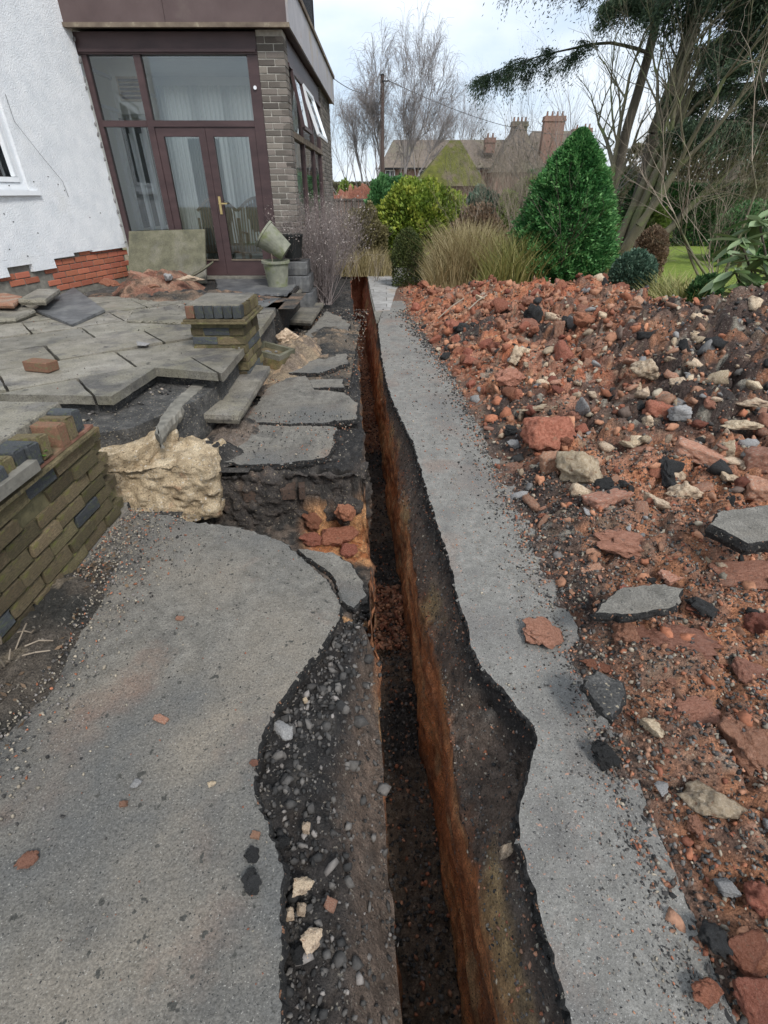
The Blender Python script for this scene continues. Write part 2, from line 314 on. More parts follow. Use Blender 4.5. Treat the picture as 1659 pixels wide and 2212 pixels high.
M_polewood = mat('telegraph pole wood', [(.3, (.06, .045, .04)), (.7, (.12, .085, .075))], scale=3, streak=(1, 1, .2), bump=.3, rough=.9)
M_rooftile = mat('brown roof tiles', [(.3, (.13, .108, .09)), (.6, (.19, .155, .125)), (.8, (.25, .21, .165))], scale=2.2, detail=9, bump=.8, bscale=4, bd=.2, rough=.95, big=[(.25, .5, .7, (.17, .17, .11))])
M_mossroof = mat('mossy roof', [(.25, (.05, .055, .016)), (.5, (.105, .11, .024)), (.78, (.17, .17, .035))], scale=2.5, detail=8, bump=.8, bscale=8, bd=.1, rough=.95, big=[(.9, .52, .64, (.16, .125, .09))])
M_farbrick = mat('far brick', [(.3, (.19, .115, .09)), (.7, (.28, .18, .14))], scale=4, bump=.2, rough=.9, rnd=.1)  # distance haze put into the colour: brick darker and less red
M_fence = mat('grey timber fence', [(.3, (.07, .062, .055)), (.7, (.15, .13, .11))], scale=6, streak=(1, 1, .1), bump=.3, rough=.9, rnd=.2)
M_ground = mat('garden earth', [(.3, (.10, .075, .045)), (.5, (.19, .15, .095)), (.75, (.27, .22, .145))], scale=6, detail=9, bump=1, bscale=24, bd=.04, rough=.95, big=[(.6, .5, .62, (.12, .15, .045))], speck=[(18, .9, (.33, .25, .16))])
M_lawn = mat('lawn', [(.3, (.13, .20, .03)), (.7, (.26, .33, .06))], scale=9, detail=8, bump=.8, bscale=60, bd=.03, rough=.9)
M_flag = mat('pale garden path', [(.3, (.25, .24, .225)), (.7, (.42, .41, .395))], scale=9, detail=8, bump=.4, bscale=40, rough=.85, rnd=.15, big=[(1.5, .55, .7, (.30, .24, .18))])
def glassmat():
    m = bpy.data.materials.new('window glass'); m.use_nodes = True; t = m.node_tree; t.nodes.clear(); Lk = t.links.new
    tr = t.nodes.new('ShaderNodeBsdfTransparent'); tr.inputs[0].default_value = (.95, .97, .96, 1)
    gl = t.nodes.new('ShaderNodeBsdfGlossy'); gl.inputs['Roughness'].default_value = .02; gl.inputs[0].default_value = (.9, .95, .97, 1)
    fr = t.nodes.new('ShaderNodeFresnel'); fr.inputs[0].default_value = 2.1
    ms = t.nodes.new('ShaderNodeMixShader'); o = t.nodes.new('ShaderNodeOutputMaterial')
    Lk(fr.outputs[0], ms.inputs[0]); Lk(tr.outputs[0], ms.inputs[1]); Lk(gl.outputs[0], ms.inputs[2]); Lk(ms.outputs[0], o.inputs[0]); return m
M_glass = glassmat()
M_net = leafmat('window net', (.7, .72, .68), (.75, .77, .72), (.8, .82, .78), .9, .6)

# ------------------------------------------------------------------ shared piece meshes
def ico(sub):
    bm = bmesh.new(); bmesh.ops.create_icosphere(bm, subdivisions=sub, radius=1)
    V = np.array([v.co for v in bm.verts]); F = np.array([[v.index for v in f.verts] for f in bm.faces]); bm.free(); return V, F
ICO = {k: ico(k) for k in (1, 2, 3, 4)}
def rock_verts(sub, seed, kind='rock', noise=.06):
    r = np.random.default_rng(seed); V, F = ICO[sub]; V = V / np.linalg.norm(V, axis=1)[:, None]
    if kind == 'clod':
        rad = .85 + .75 * fbm(V + seed * 3.1, 1.5, 5, seed, .62) - .25 * np.abs(fbm(V + seed, 3, 3, seed + 5))
        n = r.normal(size=(7, 3)); n /= np.linalg.norm(n, axis=1)[:, None]; d = r.uniform(.5, .95, 7)
    elif kind == 'brick':
        n = np.vstack([np.eye(3), -np.eye(3)]); d = np.array([.8, .68, .62, .8, .68, .62]) * r.uniform(.9, 1.05, 6); rad = np.full(len(V), 9.)
        n = np.vstack([n, r.normal(size=(2, 3))]); n[6:] /= np.linalg.norm(n[6:], axis=1)[:, None]; d = np.append(d, r.uniform(.62, .9, 2))
    else:
        npl = 9 if sub > 2 else 6; n = r.normal(size=(npl, 3)); n[:npl // 2] += 0; n = np.vstack([n, -n[:3] * r.uniform(.6, 1.4, (3, 1)) + .3 * r.normal(size=(3, 3))]); n /= np.linalg.norm(n, axis=1)[:, None]; d = r.uniform(.32, .85, len(n)); rad = np.full(len(V), 1.2)
    q = V @ n.T; q = np.where(q > 1e-3, d / np.maximum(q, 1e-3), 9); rad = np.minimum(rad, q.min(1))
    rad = rad * (1 + noise * (fbm(V + seed, 4, 4, seed + 9, .6) - .5 * np.abs(fbm(V + seed, 2.5, 3, seed + 19))))
    return V * rad[:, None], F
def rock_mesh(name, sub, seed, kind, m, noise=.06):
    V, F = rock_verts(sub, seed, kind, noise); return mesh_from(name, V, F, m)
def inst(name, me, loc, scale, rot, label=None, cat=None, group=None, parent=None):
    o = bpy.data.objects.new(name, me); COL.objects.link(o)
    if parent: loc = np.array(loc) - wloc(parent); o.parent = parent
    o.location = tuple(float(c) for c in loc); o.scale = tuple(float(c) for c in (scale if hasattr(scale, '__len__') else [scale] * 3)); o.rotation_euler = tuple(float(c) for c in rot)
    if label: o['label'] = label
    if cat: o['category'] = cat
    if group: o['group'] = group
    return o
def chamfer_box(name, m, jit=.0, seed=0, c=.06):
    """unit box (size 1) with chamfered edges: 24 verts; chamfer is relative"""
    r = np.random.default_rng(seed); cc = (c * .35, c, c * 1.4)
    bm = bmesh.new(); bmesh.ops.create_cube(bm, size=1)
    bmesh.ops.scale(bm, vec=(.215, .1025, .065), verts=bm.verts)
    bmesh.ops.bevel(bm, geom=list(bm.edges), offset=.005, segments=1, affect='EDGES')
    bmesh.ops.scale(bm, vec=(1 / .215, 1 / .1025, 1 / .065), verts=bm.verts)
    if jit:
        for v in bm.verts: v.co += Vector(r.normal(size=3) * jit)
    me = bpy.data.meshes.new(name); bm.to_mesh(me); bm.free(); me.materials.append(m); return me
BR = {}
def brick_me(key, m, jit=.012):
    if key not in BR: BR[key] = [chamfer_box('brick', m, (.028 if key in ('moss', 'mossw', 'blu', 'orw', 'mossc', 'or') else jit), i) for i in range(4)]
    return random.choice(BR[key])

# ------------------------------------------------------------------ terrain functions
SK = -.068                                     # the trench runs slightly to the left: x = s + SK*y
def col2(pts):                                  # photo-edge points on level 0 -> (Y, s)
    q = [g(*p) for p in pts]; q = sorted([(p[1], p[0] - SK * p[1]) for p in q]); return np.array([a for a, _ in q]), np.array([b for _, b in q])
RE = [(815, 690), (822, 760), (832, 820), (852, 880), (885, 940), (910, 1020), (932, 1100), (965, 1200), (1000, 1330), (1020, 1425), (1075, 1480), (1130, 1550), (1160, 1582), (1152, 1625), (1140, 1680), (1116, 1730), (1116, 1770), (1150, 1950), (1235, 2212), (1300, 2420)]
REy, REs = col2(RE)
LE = [(745, 1315), (720, 1360), (690, 1400), (650, 1460), (610, 1520), (575, 1580), (563, 1620), (557, 1680), (556, 1730), (585, 1790), (604, 1840), (611, 1950), (605, 2050), (611, 2212), (590, 2400)]
LEy, LEs = col2(LE)
def sR(y): return np.interp(y, REy, REs)
def sL(y): return np.where(y < LEy[-1], np.interp(y, LEy, LEs), np.interp(y, [LEy[-1], 3.2, 14], [LEs[-1], .03, .03]))
NEAR = [(285, 1113), (340, 1108), (440, 1130), (530, 1140), (600, 1160), (640, 1190), (700, 1240), (730, 1285), (745, 1315)]
nq = np.array([g(*p)[:2] for p in NEAR])
def near_edge(x): return np.interp(x, nq[:, 0], nq[:, 1])
def heap_edge(y): return np.interp(y, [0, 1.2, 2, 5, 6.5, 8.3, 11, 13], [.70, .72, .73, .68, .52, .3, .27, .5])
def heap_smooth(x, y):
    t = x - heap_edge(y)
    A = np.interp(y, [0, 1.2, 2, 3, 4, 4.8, 5.6, 8, 9.5, 10.8, 12], [.03, .06, .17, .40, .66, .76, .68, .62, .42, .12, 0])
    back = 10.9 - 1.45 * (x - .3)
    A = A * sst(-.5, 1.3, back - y)
    A = A * (1 - .42 * sst(2.3, 3.5, x) * sst(4.6, 5.6, y))
    return A * (sst(-.1, 2.3, t) * .75 + .25 * sst(0, .7, t)) * (1 - sst(3.6, 4.8, x))
def heap_h(x, y):
    h = heap_smooth(x, y); t = x - heap_edge(y); k = sst(-.05, .35, t) * (1 - sst(4.2, 4.9, x)) * (1 - sst(10.8, 11.6, y))
    p = np.stack([x, y, 0 * x], -1)
    amp = np.clip(.25 + h * 1.6, 0, 1)
    wx = x + .05 * fbm(p, 6, 3, 70); wy = y + .05 * fbm(p, 6, 3, 71)
    A_ = np.maximum(.3 + .7 * amp, .55 * (1 - sst(2.2, 3.2, y)))
    return h + k * (.09 * fbm(p, 1.5, 3, 3) * amp + (.105 * blocks(wx, wy, .26, 1)[0] + .055 * blocks(wx, wy, .12, 2)[0] + .026 * blocks(wx, wy, .055, 3)[0]) * A_ - .04 * A_ + .03 * fbm(p, 9, 4, 5) + .015 * fbm(p, 30, 3, 6)) + .035 * sst(.1, .3, t) * (1 - sst(2.2, 3.2, y)) - .012 * (1 - k)

def heap_point(u, v):
    z = 0.0
    for _ in range(14):
        p = g(u, v, z); z = z * .5 + .5 * float(heap_smooth(np.array(p[0]), np.array(p[1])))
    return p, z

# --- colour zones of the dug soil (dry base colours)
C = lambda *a: np.array(a)
def mixv(a, b, w): return a * (1 - w[..., None]) + b * w[..., None]

# ------------------------------------------------------------------ trench and soil (swept section)
Ys = np.concatenate([np.arange(.08, 3.4, .0125), 3.4 + np.cumsum(np.linspace(.014, .06, 265))])
Ys = Ys[Ys < 13.0]; Ys = np.append(Ys, 13.0)
def section(y):
    """list of (s, z, section id) along the cut from left to right"""
    pass
nL, nWl, nF, nWr, nB, nR = 150, 44, 20, 40, 34, 26
rows = []; cols = []
LIP = .075; RW = .35; DEP = -1.12
tL = np.linspace(0, 1, nL) ** .8
for y in Ys:
    s_lip = LIP + .018 * float(noise3(np.array([y * 3, 0, 0]), 4)) + .01 * float(noise3(np.array([y * 11, 2, 0]), 4))
    far = float(sst(3.05, 3.2, y)); ztop = -.36 * (1 - far) + -.06 * far
    # left ground
    x0 = -3.2 - SK * y
    s = x0 + (s_lip - x0) * (1 - (1 - np.linspace(0, 1, nL)) ** 1.6)
    x = s + SK * y
    sl = float(sL(y))
    base = np.full(nL, -.07)
    if y < 3.3:
        tt = np.clip((s - sl) / max(s_lip - sl, .05), 0, 1)
        sh = -.10 - .02 * tt - .24 * sst(.45, 1.05, tt)
        if y > 2.0: sh = sh * (1 - float(sst(2.0, 2.5, y))) + (-.09 - .10 * sst(.3, 1.0, tt)) * float(sst(2.0, 2.5, y))
        base = np.where(s > sl - .03, sh, base)
        ne = near_edge(x)
        m = sst(.0, .07, y - ne) * (1 - sst(3.03, 3.12, y)) * sst(-2.3, -2.1, x)
        hz = -.52 - .15 * sst(-.7, 0, x)
        base = base * (1 - m) + hz * m
        if y > 2.4: ztop = base[-1]
    zl = base
    w = np.linspace(0, 1, nWl)[1:]
    lean = .02
    sw = s_lip + lean * w; zw = ztop + (DEP - ztop) * w
    f = np.linspace(0, 1, nF)[1:]; sf = s_lip + lean + (RW - .01 - s_lip - lean) * f; zf = np.full(nF - 1, DEP) + .06 * np.sin(f * 3.14) * 0
    w2 = np.linspace(0, 1, nWr)[1:]; sr = RW - .01 + .015 * w2; zr = DEP + (-.36 - DEP) * w2
    e = float(sR(y)) + .012; w3 = np.linspace(0, 1, nB)[1:]
    kb = sst(0, 1, w3); sb = RW + .005 + (e - RW) * np.clip(w3 * 1.05, 0, 1) ** (1.0); zb = -.36 + .30 * w3 ** (1.0 if e < .5 else 1.4)
    if e > .5:  # the bite: ledge then steep
        zb = -.36 + .30 * (.55 * sst(0, .75, w3) + .45 * sst(.8, 1, w3))
    # steepen the last bit
    w4 = np.linspace(0, 1, nR)[1:]; sr4 = e + (2.2 - e) * w4 ** 1.5; zr4 = np.full(nR - 1, -.055)
    S = np.concatenate([s, sw, sf, sr, sb, sr4]); Z = np.concatenate([zl, zw, zf, zr, zb, zr4])
    rows.append(np.stack([S + SK * y, np.full_like(S, y), Z], -1))
G = np.array(rows); nr, nc = G.shape[:2]
idx = np.arange(nc); inL = idx < nL; inWl = (idx >= nL) & (idx < nL + nWl - 1); inF = (idx >= nL + nWl - 1) & (idx < nL + nWl + nF - 2)
inWr = (idx >= nL + nWl + nF - 2) & (idx < nL + nWl + nF + nWr - 3); inB = (idx >= nL + nWl + nF + nWr - 3) & (idx < nL + nWl + nF + nWr + nB - 4); inR = idx >= nL + nWl + nF + nWr + nB - 4
X, Y, Z = G[..., 0].copy(), G[..., 1].copy(), G[..., 2].copy(); p3 = np.stack([X, Y, Z], -1)
n1 = fbm(p3, 3, 4, 11); n2 = fbm(p3, 14, 4, 12); n3 = fbm(p3 * np.array([1, .35, 2.5]), 9, 4, 13)
wallm = (inWl | inWr)[None, :] * 1.0
slot_w = np.minimum(1, np.maximum(0, (Y - 6) / 6))
score = np.maximum(0, noise3(np.stack([Z * 38 + .6 * n1, Y * .7, Y * 0], -1), 90)) * (1 - sst(1.2, 2.2, Y))
chunk = lumps(Y * 1.0, Z * 1.3 + 3, .13, 61) * .5 + lumps(Y, Z + 7, .055, 62) * .35
X += wallm * (.045 * n1 + .02 * n3 + .012 * n2) + (inWl * 1.0 - inWr * 1.0)[None, :] * (.055 * chunk * .6 * (.35 + .65 * sst(.8, 2.2, Y)) - .012 + .010 * score) + inB[None, :] * (.03 * n1 + .02 * n2)
Z += inF[None, :] * (.035 * n1 + .03 * n2 + .05 * lumps(X, Y, .07, 8) + .05 * sst(-.2, .5, fbm(np.stack([X * 0, Y, Y * 0], -1), .9, 2, 20)) * 1.0)
Z += inL[None, :] * (.012 * n1 + .018 * n2 + .03 * lumps(X, Y, .05, 9) * (X > -1.3)) + inB[None, :] * (.015 * n1 + .05 * n2 + .03 * lumps(X, Y, .045, 10) + .02 * lumps(X, Y, .1, 10))
Z = np.where(inL[None, :] & (X < -1.3) & (Y > 3.1), np.minimum(Z, -.04), Z)
holem = (Z < -.3) & inL[None, :]
Y += np.where(inL[None, :] & (np.abs(Y - 3.08) < .07), .05 * n2 + .05 * fbm(np.stack([X, Z * 3, 0 * X], -1), 7, 3, 88), 0)
# colours
black = C(.030, .028, .027); dkbr = C(.15, .11, .085); clay = C(.50, .19, .075); clay2 = C(.64, .34, .16); redcl = C(.33, .12, .075); fl = C(.17, .125, .09); sand = C(.42, .29, .14); grey = C(.13, .115, .1)
nb = fbm(p3, 1.7, 4, 30); nm = fbm(p3 * np.array([1, .5, 3.]), 4, 4, 31)
ct = np.interp(Y, [0, 1.6, 3, 5, 8, 13], [-.34, -.34, -.33, -.22, -.12, -.06])
base = mixv(np.broadcast_to(black, Z.shape + (3,)), dkbr, sst(.02, .16, -Z - .05 + .10 * nb))
base = mixv(base, grey, sst(.1, .5, n2) * .5)
cl = mixv(np.broadcast_to(clay, Z.shape + (3,)), clay2, sst(.0, .5, nm)); cl = mixv(cl, redcl, sst(6, 9, Y) * .8); cl = mixv(cl, C(.15, .075, .045) + 0 * cl, sst(.0, .4, -nm) * .75); cl = mixv(cl, C(.50, .36, .2) + 0 * cl, sst(.22, .4, fbm(p3, 5, 4, 35)) * .6)
isclay = sst(-.05, .07, ct - Z + .22 * nb + .06 * n2) * (wallm + inB[None, :] + holem)
isclay = np.clip(isclay, 0, 1)
base = mixv(base, cl, isclay * (1 - .0 * n1))
# sandy streaks above the clay on the right face
base = mixv(base, sand + 0 * base, np.clip(sst(.12, .35, nb) * sst(-.5, -.3, Z) * (1 - sst(-.22, -.15, Z)) * (inB | inWr)[None, :], 0, 1) * .8)
flc = mixv(np.broadcast_to(fl, Z.shape + (3,)), C(.06, .052, .046) + 0 * base, sst(0, .25, nb)); flc = mixv(flc, C(.27, .115, .06) + 0 * flc, np.clip(sst(.18, .4, fbm(p3, 1.1, 3, 40)) + sst(6, 9, Y) * .85, 0, 1))
redf = np.clip(sst(2.3, 2.5, Y + .1 * n1) * (1 - sst(2.95, 3.1, Y + .1 * n1)) + sst(5.4, 5.8, Y + .2 * n1), 0, 1) * (.55 + .45 * sst(-.3, .3, n2)); flc = mixv(flc, C(.42, .19, .10) + 0 * flc, redf)
base = np.where(inF[None, :, None], flc, base)
lw = inWl[None, :] * 1.0
base = mixv(base, dkbr * 1.2 + 0 * base, lw * .3 * (Y < 6))
shd = (inL[None, :] & (Y < 2.4)) * sst(-.3, .3, nb + .2); base = mixv(base, C(.115, .088, .07) + 0 * base, shd * sst(-.1, .02, X) * .9)
hol = inL[None, :] & (Y > 2.2) & (Y < 3.16) & (Z < -.1); dcol = mixv(C(.05, .046, .042) + 0 * base, C(.16, .125, .10) + 0 * base, sst(-.1, .3, n2)); cw = np.clip(sst(-.62, -.45, X + .12 * n1) * sst(-.30, -.36, Z + .05 * n2) * sst(2.7, 2.8, Y), 0, 1); base = np.where(hol[..., None], mixv(dcol, mixv(clay2 * .9 + 0 * base, clay * .8 + 0 * base, sst(-.2, .2, n2)), cw), base)
V = np.stack([X, Y, Z], -1).reshape(-1, 3)
a = np.arange(nr - 1)[:, None] * nc + np.arange(nc - 1)[None, :]
F = np.stack([a, a + 1, a + nc + 1, a + nc], -1).reshape(-1, 4)
o = obj('trench_soil', V, F, M_wallclay, attr=base.reshape(-1, 3)); o['kind'] = 'structure'
TR_G = (X, Y, Z)
# trench end wall
mb = MB(); mb.box(-.95, -.40, 13.0, 13.05, -1.1, -.03); o = mb.build('trench_end', M_clay); o['kind'] = 'structure'

# ------------------------------------------------------------------ wide ground
mb = MB()
def sheet(x0, x1, y0, y1, z): mb.add([(x0, y0, z), (x1, y0, z), (x1, y1, z), (x0, y1, z)], [[0, 1, 2, 3]])
sheet(-900, 900, 13.0, 1500, -.06); sheet(-900, -3.15, -60, 13.0, -.06); sheet(1.25, 900, -60, 13.0, -.06); sheet(-3.15, 1.25, -60, .09, -.06)
o = mb.build('ground', M_ground); o['kind'] = 'structure'
# lawn, and pale flagstone path beyond the trench
def poly(pts, z=0): return [tuple(g(u, v, z)[:2]) for u, v in pts]
mb = MB(); mb.prism([(5.6, 10.5), (10.5, 10.2), (22, 24), (9.5, 25)], -.05, -.02); o = mb.build('lawn', M_lawn); o['kind'] = 'structure'
def jag(pts, amp=.012, step=.04, seed=0, lo=None):
    P0 = np.array([p[:2] for p in pts], float)
    if len(P0) > 14:                       # traced edges: round the corners once
        P0 = np.stack([P0 * .75 + np.roll(P0, -1, 0) * .25, P0 * .25 + np.roll(P0, -1, 0) * .75], 1).reshape(-1, 2)
    out = []
    for i in range(len(P0)):
        a, b = P0[i], P0[(i + 1) % len(P0)]; k = int(max(1, min(160, np.linalg.norm(b - a) / step)))
        out += [a + (b - a) * j / k for j in range(k)]
    Q = np.array(out); d = np.roll(Q, -3, 0) - np.roll(Q, 3, 0); nn = np.stack([d[:, 1], -d[:, 0]], -1); nn /= np.linalg.norm(nn, axis=1)[:, None] + 1e-9
    q3 = np.stack([Q[:, 0], Q[:, 1], np.full(len(Q), seed * 1.7)], -1); w = amp * (1.3 * noise3(q3 * 9, 3) + .8 * noise3(q3 * 28, 4) + .5 * noise3(q3 * 80, 5))
    return [tuple(p) for p in Q + nn * w[:, None]]
def plate(name, pts, z, th, m, label, cat, amp=.012, tilt=None, seed=0, kind=None, ring=.012):
    """slab of tarmac or stone with broken, slightly crumbled edge: top face, chipped ring, side"""
    q = jag(pts, amp, .02 if len(pts) < 14 else .012, seed)
    a = sum(q[i][0] * q[(i + 1) % len(q)][1] - q[(i + 1) % len(q)][0] * q[i][1] for i in range(len(q)))
    if a < 0: q = q[::-1]
    q = np.array(q); n = len(q); d = np.roll(q, -1, 0) - np.roll(q, 1, 0); nn = np.stack([d[:, 1], -d[:, 0]], -1); nn /= np.linalg.norm(nn, axis=1)[:, None] + 1e-9
    rr = np.random.default_rng(seed + 5)
    lev = [(-ring * .5, 0), (0, -ring * .6), (.004, -th * .5), (-.012, -th)]
    V = []
    for o_, dz in lev:
        jt = rr.normal(size=(n, 1)) * (.0 if dz == 0 else (.004 if amp > .007 else .0008))
        zz = np.full((n, 1), z + dz); V.append(np.hstack([q + nn * (o_ + jt), zz]))
    V = np.vstack(V)
    if tilt is not None:
        c = q.mean(0); V[:, 2] += (V[:, 0] - c[0]) * tilt[0] + (V[:, 1] - c[1]) * tilt[1]
    F = [list(range(n))] + [[k * n + i + n, k * n + (i + 1) % n + n, k * n + (i + 1) % n, k * n + i] for k in range(3) for i in range(n)] + [list(range(3 * n, 4 * n))[::-1]]
    o = obj(name, V, F, m)
    if kind: o['kind'] = kind
    else: tag(o, label, cat)
    return o
SIDE = {}
def two(o, m2):                              # dark broken flank under the worn top
    me = o.data; me.materials.append(m2)
    for p in me.polygons:
        if abs(p.normal.z) < .82: p.material_index = 1
# foreground tarmac on the left
left_pts = [g(*p)[:2] for p in NEAR[:-1]] + [g(*p)[:2] for p in LE] + [(-3.0, .0), (-3.0, 2.6), (-1.62, 2.62)]
o = plate('tarmac_surface', left_pts, 0, .075, M_asph, '', '', kind='structure', seed=1); two(o, M_bed)
ql = [g(*p)[:2] for p in RE]
right_pts = [tuple(p) for p in ql] + [(.80, -.3), (.84, 1.2), (.86, 2.5), (.82, 5), (.62, 6.8), (.45, 8.5), (.40, 9.3), (.1, 9.3)]
o = plate('garden_path', right_pts, 0, .06, M_path, '', '', kind='structure', seed=2, amp=.008); two(o, M_bed)
# tarmac pieces left of the trench beyond the side hole
PL = [
 ([(335, 998), (440, 1000), (560, 1003), (700, 990), (722, 960), (727, 922), (640, 917), (500, 917), (470, 940), (420, 960)], 0.0, 'grey tarmac shelf beside the trench, dark broken face below it'),
 ([(528, 912), (600, 914), (690, 916), (768, 905), (776, 872), (745, 848), (680, 840), (660, 812), (620, 815), (575, 840)], .02, 'pointed tarmac piece jutting out over the trench'),
 ([(612, 806), (690, 806), (752, 785), (748, 764), (690, 765), (640, 764)], .03, 'tapering tarmac piece beside the hollow mossy block'),
 ([(655, 728), (750, 735), (755, 700), (735, 684), (705, 672), (682, 695)], .03, 'tarmac piece overhanging a dark hollow beyond the tan rubble'),
 ([(660, 838), (742, 836), (742, 818), (660, 820)], .015, 'narrow flat strip of tarmac beside the trench edge'),
]
for i, (pts, z, lab) in enumerate(PL):
    o = plate('tarmac_piece', [g(u, v, z)[:2] for u, v in pts], z, .07, M_asph, lab, 'tarmac piece', seed=20 + i, amp=.014); two(o, M_bed)
o = plate('tarmac_ledge', [g(u, v, -.09)[:2] for u, v in ((643, 1190), (720, 1195), (755, 1215), (778, 1250), (790, 1290), (765, 1320), (750, 1312), (715, 1245))], -.075, .05, M_asph, 'sunken broken tarmac ledge between the near tarmac and the trench lip', 'tarmac piece', seed=31); two(o, M_bed)

# ------------------------------------------------------------------ spoil heap
hx = np.concatenate([np.arange(.60, 2.6, .018), np.arange(2.6, 5.0, .03)]); hy = np.concatenate([np.arange(.1, 4, .02), 4 + np.cumsum(np.linspace(.022, .05, 210))]); hy = hy[hy < 11.9]
HX, HY = np.meshgrid(hx, hy)
HX = np.where(HY > 4.5, HX - np.interp(HY, [4.5, 8.3, 13], [0, .45, .5]) * (1 - sst(.6, 3, HX)), HX)
HZ = heap_h(HX, HY)
hp = np.stack([HX, HY, HZ], -1)
b1 = fbm(hp, 1.1, 4, 50); b2 = fbm(hp, 4.5, 4, 51); b3 = fbm(hp, 12, 3, 52)
Cred = C(.42, .145, .075); Cor = C(.58, .26, .135); Cpk = C(.58, .29, .19); Cbk = C(.055, .050, .047); Cbr = C(.19, .13, .10); Ctan = C(.40, .30, .20)
B = mixv(np.broadcast_to(Cred, HZ.shape + (3,)), Cor, sst(-.2, .5, b2)); B = mixv(B, Cpk + 0 * B, sst(.1, .5, b3 + .3 * b1) * .7)
_wx = HX + .05 * fbm(np.stack([HX, HY, 0 * HX], -1), 6, 3, 70); _wy = HY + .05 * fbm(np.stack([HX, HY, 0 * HX], -1), 6, 3, 71)
q1 = blocks(_wx, _wy, .26, 1)[1]; q2_ = blocks(_wx, _wy, .12, 2)[1]; q3_ = blocks(_wx, _wy, .055, 3)[1]
B = B * (.75 + .55 * q2_)[..., None]; B = mixv(B, Cpk + 0 * B, (q1 > .72) * .7); B = mixv(B, Cbr + 0 * B, (q2_ < .16) * .75); B = mixv(B, Ctan + 0 * B, (q3_ > .9) * .6)
def blob(cx, cy, rx, ry, soft=.35, nz=.5): return 1 - sst(1 - soft, 1 + soft, np.hypot((HX - cx) / rx, (HY - cy) / ry) + nz * b1 + .35 * b2)
dark = np.maximum.reduce([blob(3.3, 4.0, 1.5, 1.35), blob(1.0, 2.2, .38, 1.0), blob(.95, .8, .42, 1.0), blob(2.1, 3.3, .8, .55), blob(1.05, 6.2, .5, .5), blob(1.8, 5.2, .5, .3, .35, .9), blob(1.9, 2.2, .9, .25), blob(1.0, 3.6, .35, .8)])
B = mixv(B, mixv(Cbk + 0 * B, Cbr, sst(-.1, .5, b2)), np.clip(dark, 0, 1) * .93)
pk = np.maximum.reduce([blob(1.45, 1.6, .35, .9), blob(1.05, .75, .22, .6), blob(1.9, 2.5, .6, .35)]); B = mixv(B, mixv(Cor + 0 * B, Cpk, sst(-.2, .3, b3)) * (.7 + .5 * q2_)[..., None], np.clip(pk, 0, 1) * .85)
brn = np.maximum.reduce([blob(1.2, 1.5, .4, .8), blob(1.1, .6, .45, .6), blob(1.5, 1.9, .5, .3)]); B = mixv(B, C(.20, .135, .10) + 0 * B, np.clip(brn, 0, 1) * .6 * sst(-.4, .3, b3))
B = mixv(B, Ctan + 0 * B, sst(.28, .5, b3) * .35)
B = mixv(B, Cor * .9 + 0 * B, ((q2_ > .93) | (q3_ > .95)) * .5); B = mixv(B, C(.36, .33, .27) + 0 * B, ((q3_ > .3) & (q3_ < .345)) * .8)
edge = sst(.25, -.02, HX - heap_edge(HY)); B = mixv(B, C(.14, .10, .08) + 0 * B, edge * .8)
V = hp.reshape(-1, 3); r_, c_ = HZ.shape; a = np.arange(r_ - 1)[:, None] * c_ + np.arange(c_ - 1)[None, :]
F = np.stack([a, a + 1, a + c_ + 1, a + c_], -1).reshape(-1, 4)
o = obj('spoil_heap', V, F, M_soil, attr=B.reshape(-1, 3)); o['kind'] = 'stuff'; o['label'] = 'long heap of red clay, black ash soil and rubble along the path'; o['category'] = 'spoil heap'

# rock library
LIB = {}
for key, kind, m, nzz in (('clay', 'clod', M_clay, .2), ('pink', 'clod', M_pinkclay, .2), ('cream', 'rock', M_stone, .34), ('brick', 'brick', M_brickb, .24), ('grey', 'rock', M_greyst, .25), ('black', 'clod', M_black, .2)):
    nm = {'clay': 'clay_clod', 'pink': 'clay_clod', 'cream': 'stone', 'brick': 'brick_fragment', 'grey': 'stone', 'black': 'tarmac_lump'}[key]
    LIB[key] = dict(big=[rock_mesh(nm, 4, 10 + i, kind, m, nzz) for i in range(5)], small=[rock_mesh(nm, 3 if kind == 'clod' else 2, 30 + i, kind if i % 2 else ('rock' if kind == 'clod' else kind), m, nzz * 1.3) for i in range(6)], name=nm)
_sx, _sy, _sz = TR_G[0][:, :170], TR_G[1][:, :170], TR_G[2][:, :170]
def soil_z(x, y):
    d = (_sx - x) ** 2 + (_sy - y) ** 2; i = np.unravel_index(np.argmin(d), d.shape); return float(_sz[i])
def rock(u0, v0, u1, v1, key, label, flat=.6, cat=None, rz=None, z=None, sink=.3, wy=None):
    uc, vb = (u0 + u1) / 2, v0 + (v1 - v0) * .62
    if z is None: p, zz = heap_point(uc, vb); zz += .02
    else:
        zz = z
        if z < -.02 and z > -.5:
            for _ in range(5): p = g(uc, vb, zz); zz = .5 * zz + .5 * soil_z(p[0], p[1])
            zz += .012
        p = g(uc, vb, zz)
    a, yy, c = ray(uc, vb); t = p[1] / yy; w = (u1 - u0) * t / FW * .60; h = (v1 - v0) * t / FW * .60
    hz = max(h * flat, .01)
    sy = wy if wy else min(w, h) * 1.0
    return inst(LIB[key]['name'], random.choice(LIB[key]['big']), (p[0], p[1], zz + hz * (1 - sink) - hz * .2), (w, sy, hz), (random.uniform(-.25, .25), random.uniform(-.25, .25), random.uniform(-.5, .5) if rz is None else rz), label, cat or {'clay': 'clay clod', 'pink': 'clay clod', 'cream': 'stone', 'brick': 'broken brick', 'grey': 'stone', 'black': 'tarmac lump'}[key])
